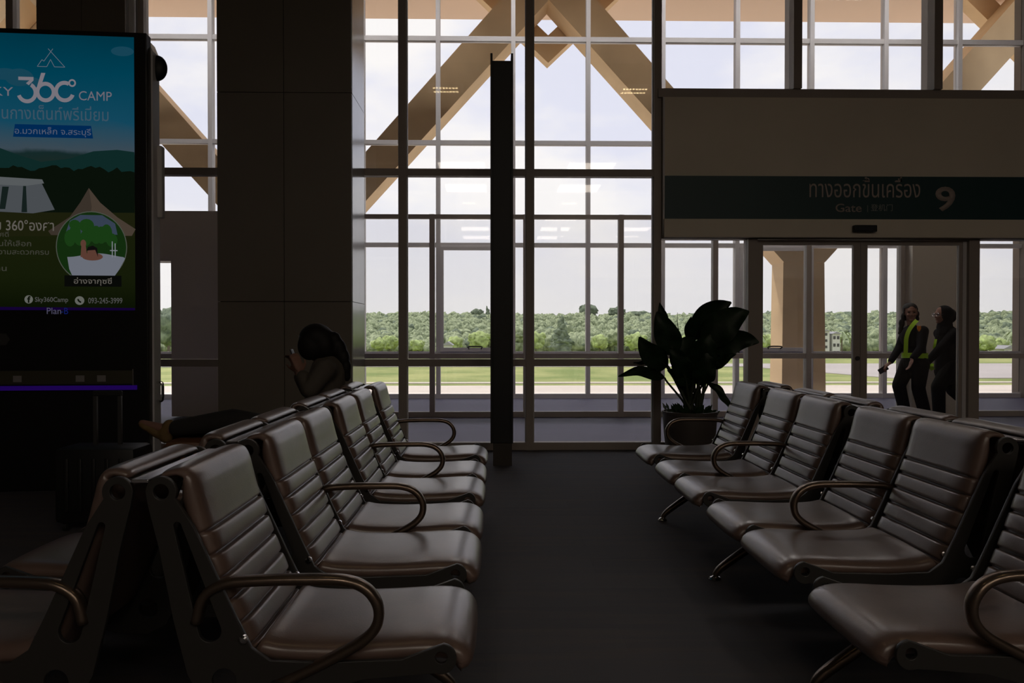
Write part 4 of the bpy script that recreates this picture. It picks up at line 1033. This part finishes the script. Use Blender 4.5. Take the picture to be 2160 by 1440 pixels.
limb(b, [(hn, .085), (kn_n, .055), (an_n, .036)]); limb(b, [(hf, .085), (kn_f, .055), (an_f, .036)])
limb(b, [(shn, .045), (eln, .036), (wrn, .024)]); limb(b, [(shf, .045), (elf, .036), (wrf, .024)])
hand(b, wrn, Vector((-.35, .1, 1)), Vector((-.5, .8, 0)), .6); hand(b, wrf, Vector((-.3, -.1, 1)), Vector((-.5, -.8, 0)), .6)
toe_n = P(278, 888, d-.05)
limb(b, [(an_n, .034), (an_n+(toe_n-an_n)*.7, .026)]); limb(b, [(an_f, .034), (an_f+(toe_n-an_n)*.7, .026)])
link('body', remesh(b, .0075, 2), M['skin'], w, smooth=80); eyes(hq, hR, w)
b = bmesh.new(); limb(b, [(nk-Vector((0, 0, .02)), .06), (ch, .12)]); limb(b, [(ch, .125), (bl, .135), (pv+Vector((0, 0, .02)), .135)]); limb(b, [(shn, .066), (ch, .10), (shf, .066)])
limb(b, [(shn, .07), (eln, .058), (wrn.lerp(eln, .25), .046)]); limb(b, [(shf, .07), (elf, .058), (wrf.lerp(elf, .25), .046)])
link('shirt', remesh(b, .011, 3), M['greyshirt'], w, smooth=80)
b = bmesh.new(); limb(b, [(hn, .10), (kn_n, .075), (an_n.lerp(kn_n, .15), .056)]); limb(b, [(hf, .10), (kn_f, .075), (an_f.lerp(kn_f, .15), .056)]); blob(b, pv, (.14, .16, .11))
link('trousers', remesh(b, .011, 3), M['trouser'], w, smooth=80)
for a in (an_n, an_f):
    b = bmesh.new(); shoe(b, a, (toe_n-an_n)+Vector((-.02, 0, .12)), Vector((.5, 0, 1))); link('shoe', remesh(b, .008, 2), M['yshoe'], w, smooth=80)
b = bmesh.new(); blob(b, HD+Vector((.01, 0, .025)), (.118, .098, .105)); blob(b, HD+Vector((-.02, -.05, -.02)), (.085, .05, .10)); blob(b, HD+Vector((.06, 0, -.02)), (.09, .09, .11))
for px, py, r in ((705, 722, .05), (716, 738, .05), (724, 756, .046), (729, 775, .040), (732, 792, .028)): blob(b, q3(px, py, d), (r, r*.9, r*1.5))
hm = remesh(b, .010, 3); bh = bmesh.new(); bh.from_mesh(hm); kill = []; sd2 = fw.cross(u).normalized(); uu = sd2.cross(fw.normalized())
for v in bh.verts:
    l = v.co-HD; f_ = l.dot(fw.normalized()); s_ = abs(l.dot(sd2)); h_ = l.dot(uu)
    if f_ > .055 and s_ < .055 and -.15 < h_ < .03: kill.append(v)
bmesh.ops.delete(bh, geom=kill, context='VERTS'); bmesh.ops.solidify(bh, geom=bh.faces[:], thickness=.006)
link('hair', bh, M['hair'], w, smooth=80)
ph = q3(622, 757, d-.03)
b = bmesh.new(); box(b, -.004, .004, -.036, .036, -.07, .07, bev=.003); bmesh.ops.rotate(b, verts=b.verts[:], matrix=Matrix.Rotation(math.radians(-20), 3, 'Y')); bmesh.ops.translate(b, verts=b.verts[:], vec=ph)
link('mobile_phone', b, M['phone'], origin=ph, label='dark phone held up in both hands by the seated woman', cat='phone')

# ------------------------------------------------------------------ grilled ceiling lamps (their reflections show in the glass), added fill panels
for i, (x, y) in enumerate(LAMPS):
    e = empty('ceiling_lamp', (x, y, 5.6), label=['grilled ceiling lamp over the seats beside the kiosk', 'grilled ceiling lamp over the aisle edge on the gate side'][i], cat='lamp', group='grilled ceiling lamps')
    link('lamp_housing', B(x-.32, x+.32, y-.22, y+.22, 5.55, 5.6, bev=.004), M['white'], e)
    b = bmesh.new()
    for r_ in (-.11, .11):
        for i in range(8): box(b, x-.22+.057*i, x-.22+.057*i+.036, y+r_-.02, y+r_+.02, 5.544, 5.549)
    link('lamp_cells', b, M['cells'], e)
def fill_panel(x, y, z, wx, wy, m, label, group):
    e = empty('fill_light_panel', (x, y, z), label=label, cat='lamp', group=group)
    link('fill_frame', B(x-wx/2-.04, x+wx/2+.04, y-wy/2-.04, y+wy/2+.04, z-.05, z, bev=.004), M['white'], e)
    link('fill_surface', B(x-wx/2, x+wx/2, y-wy/2, y+wy/2, z-.056, z-.051), m, e)
m1 = emat('hall_fill_glow', (255, 240, 222), HALL_FILL_K); m2_ = emat('corridor_fill_glow', (255, 250, 246), CORR_FILL_K)
for x, y in HALL_FILL: fill_panel(x, y, 5.6, 1.2, 1.2, m1, 'square fill-light panel added under the ceiling further back in the hall', 'added hall fill panels')
for x, y in CORR: fill_panel(x, y, 8.14, 1.6, .7, m2_, 'oblong fill-light panel added under the ceiling of the glazed corridor', 'added corridor fill panels')
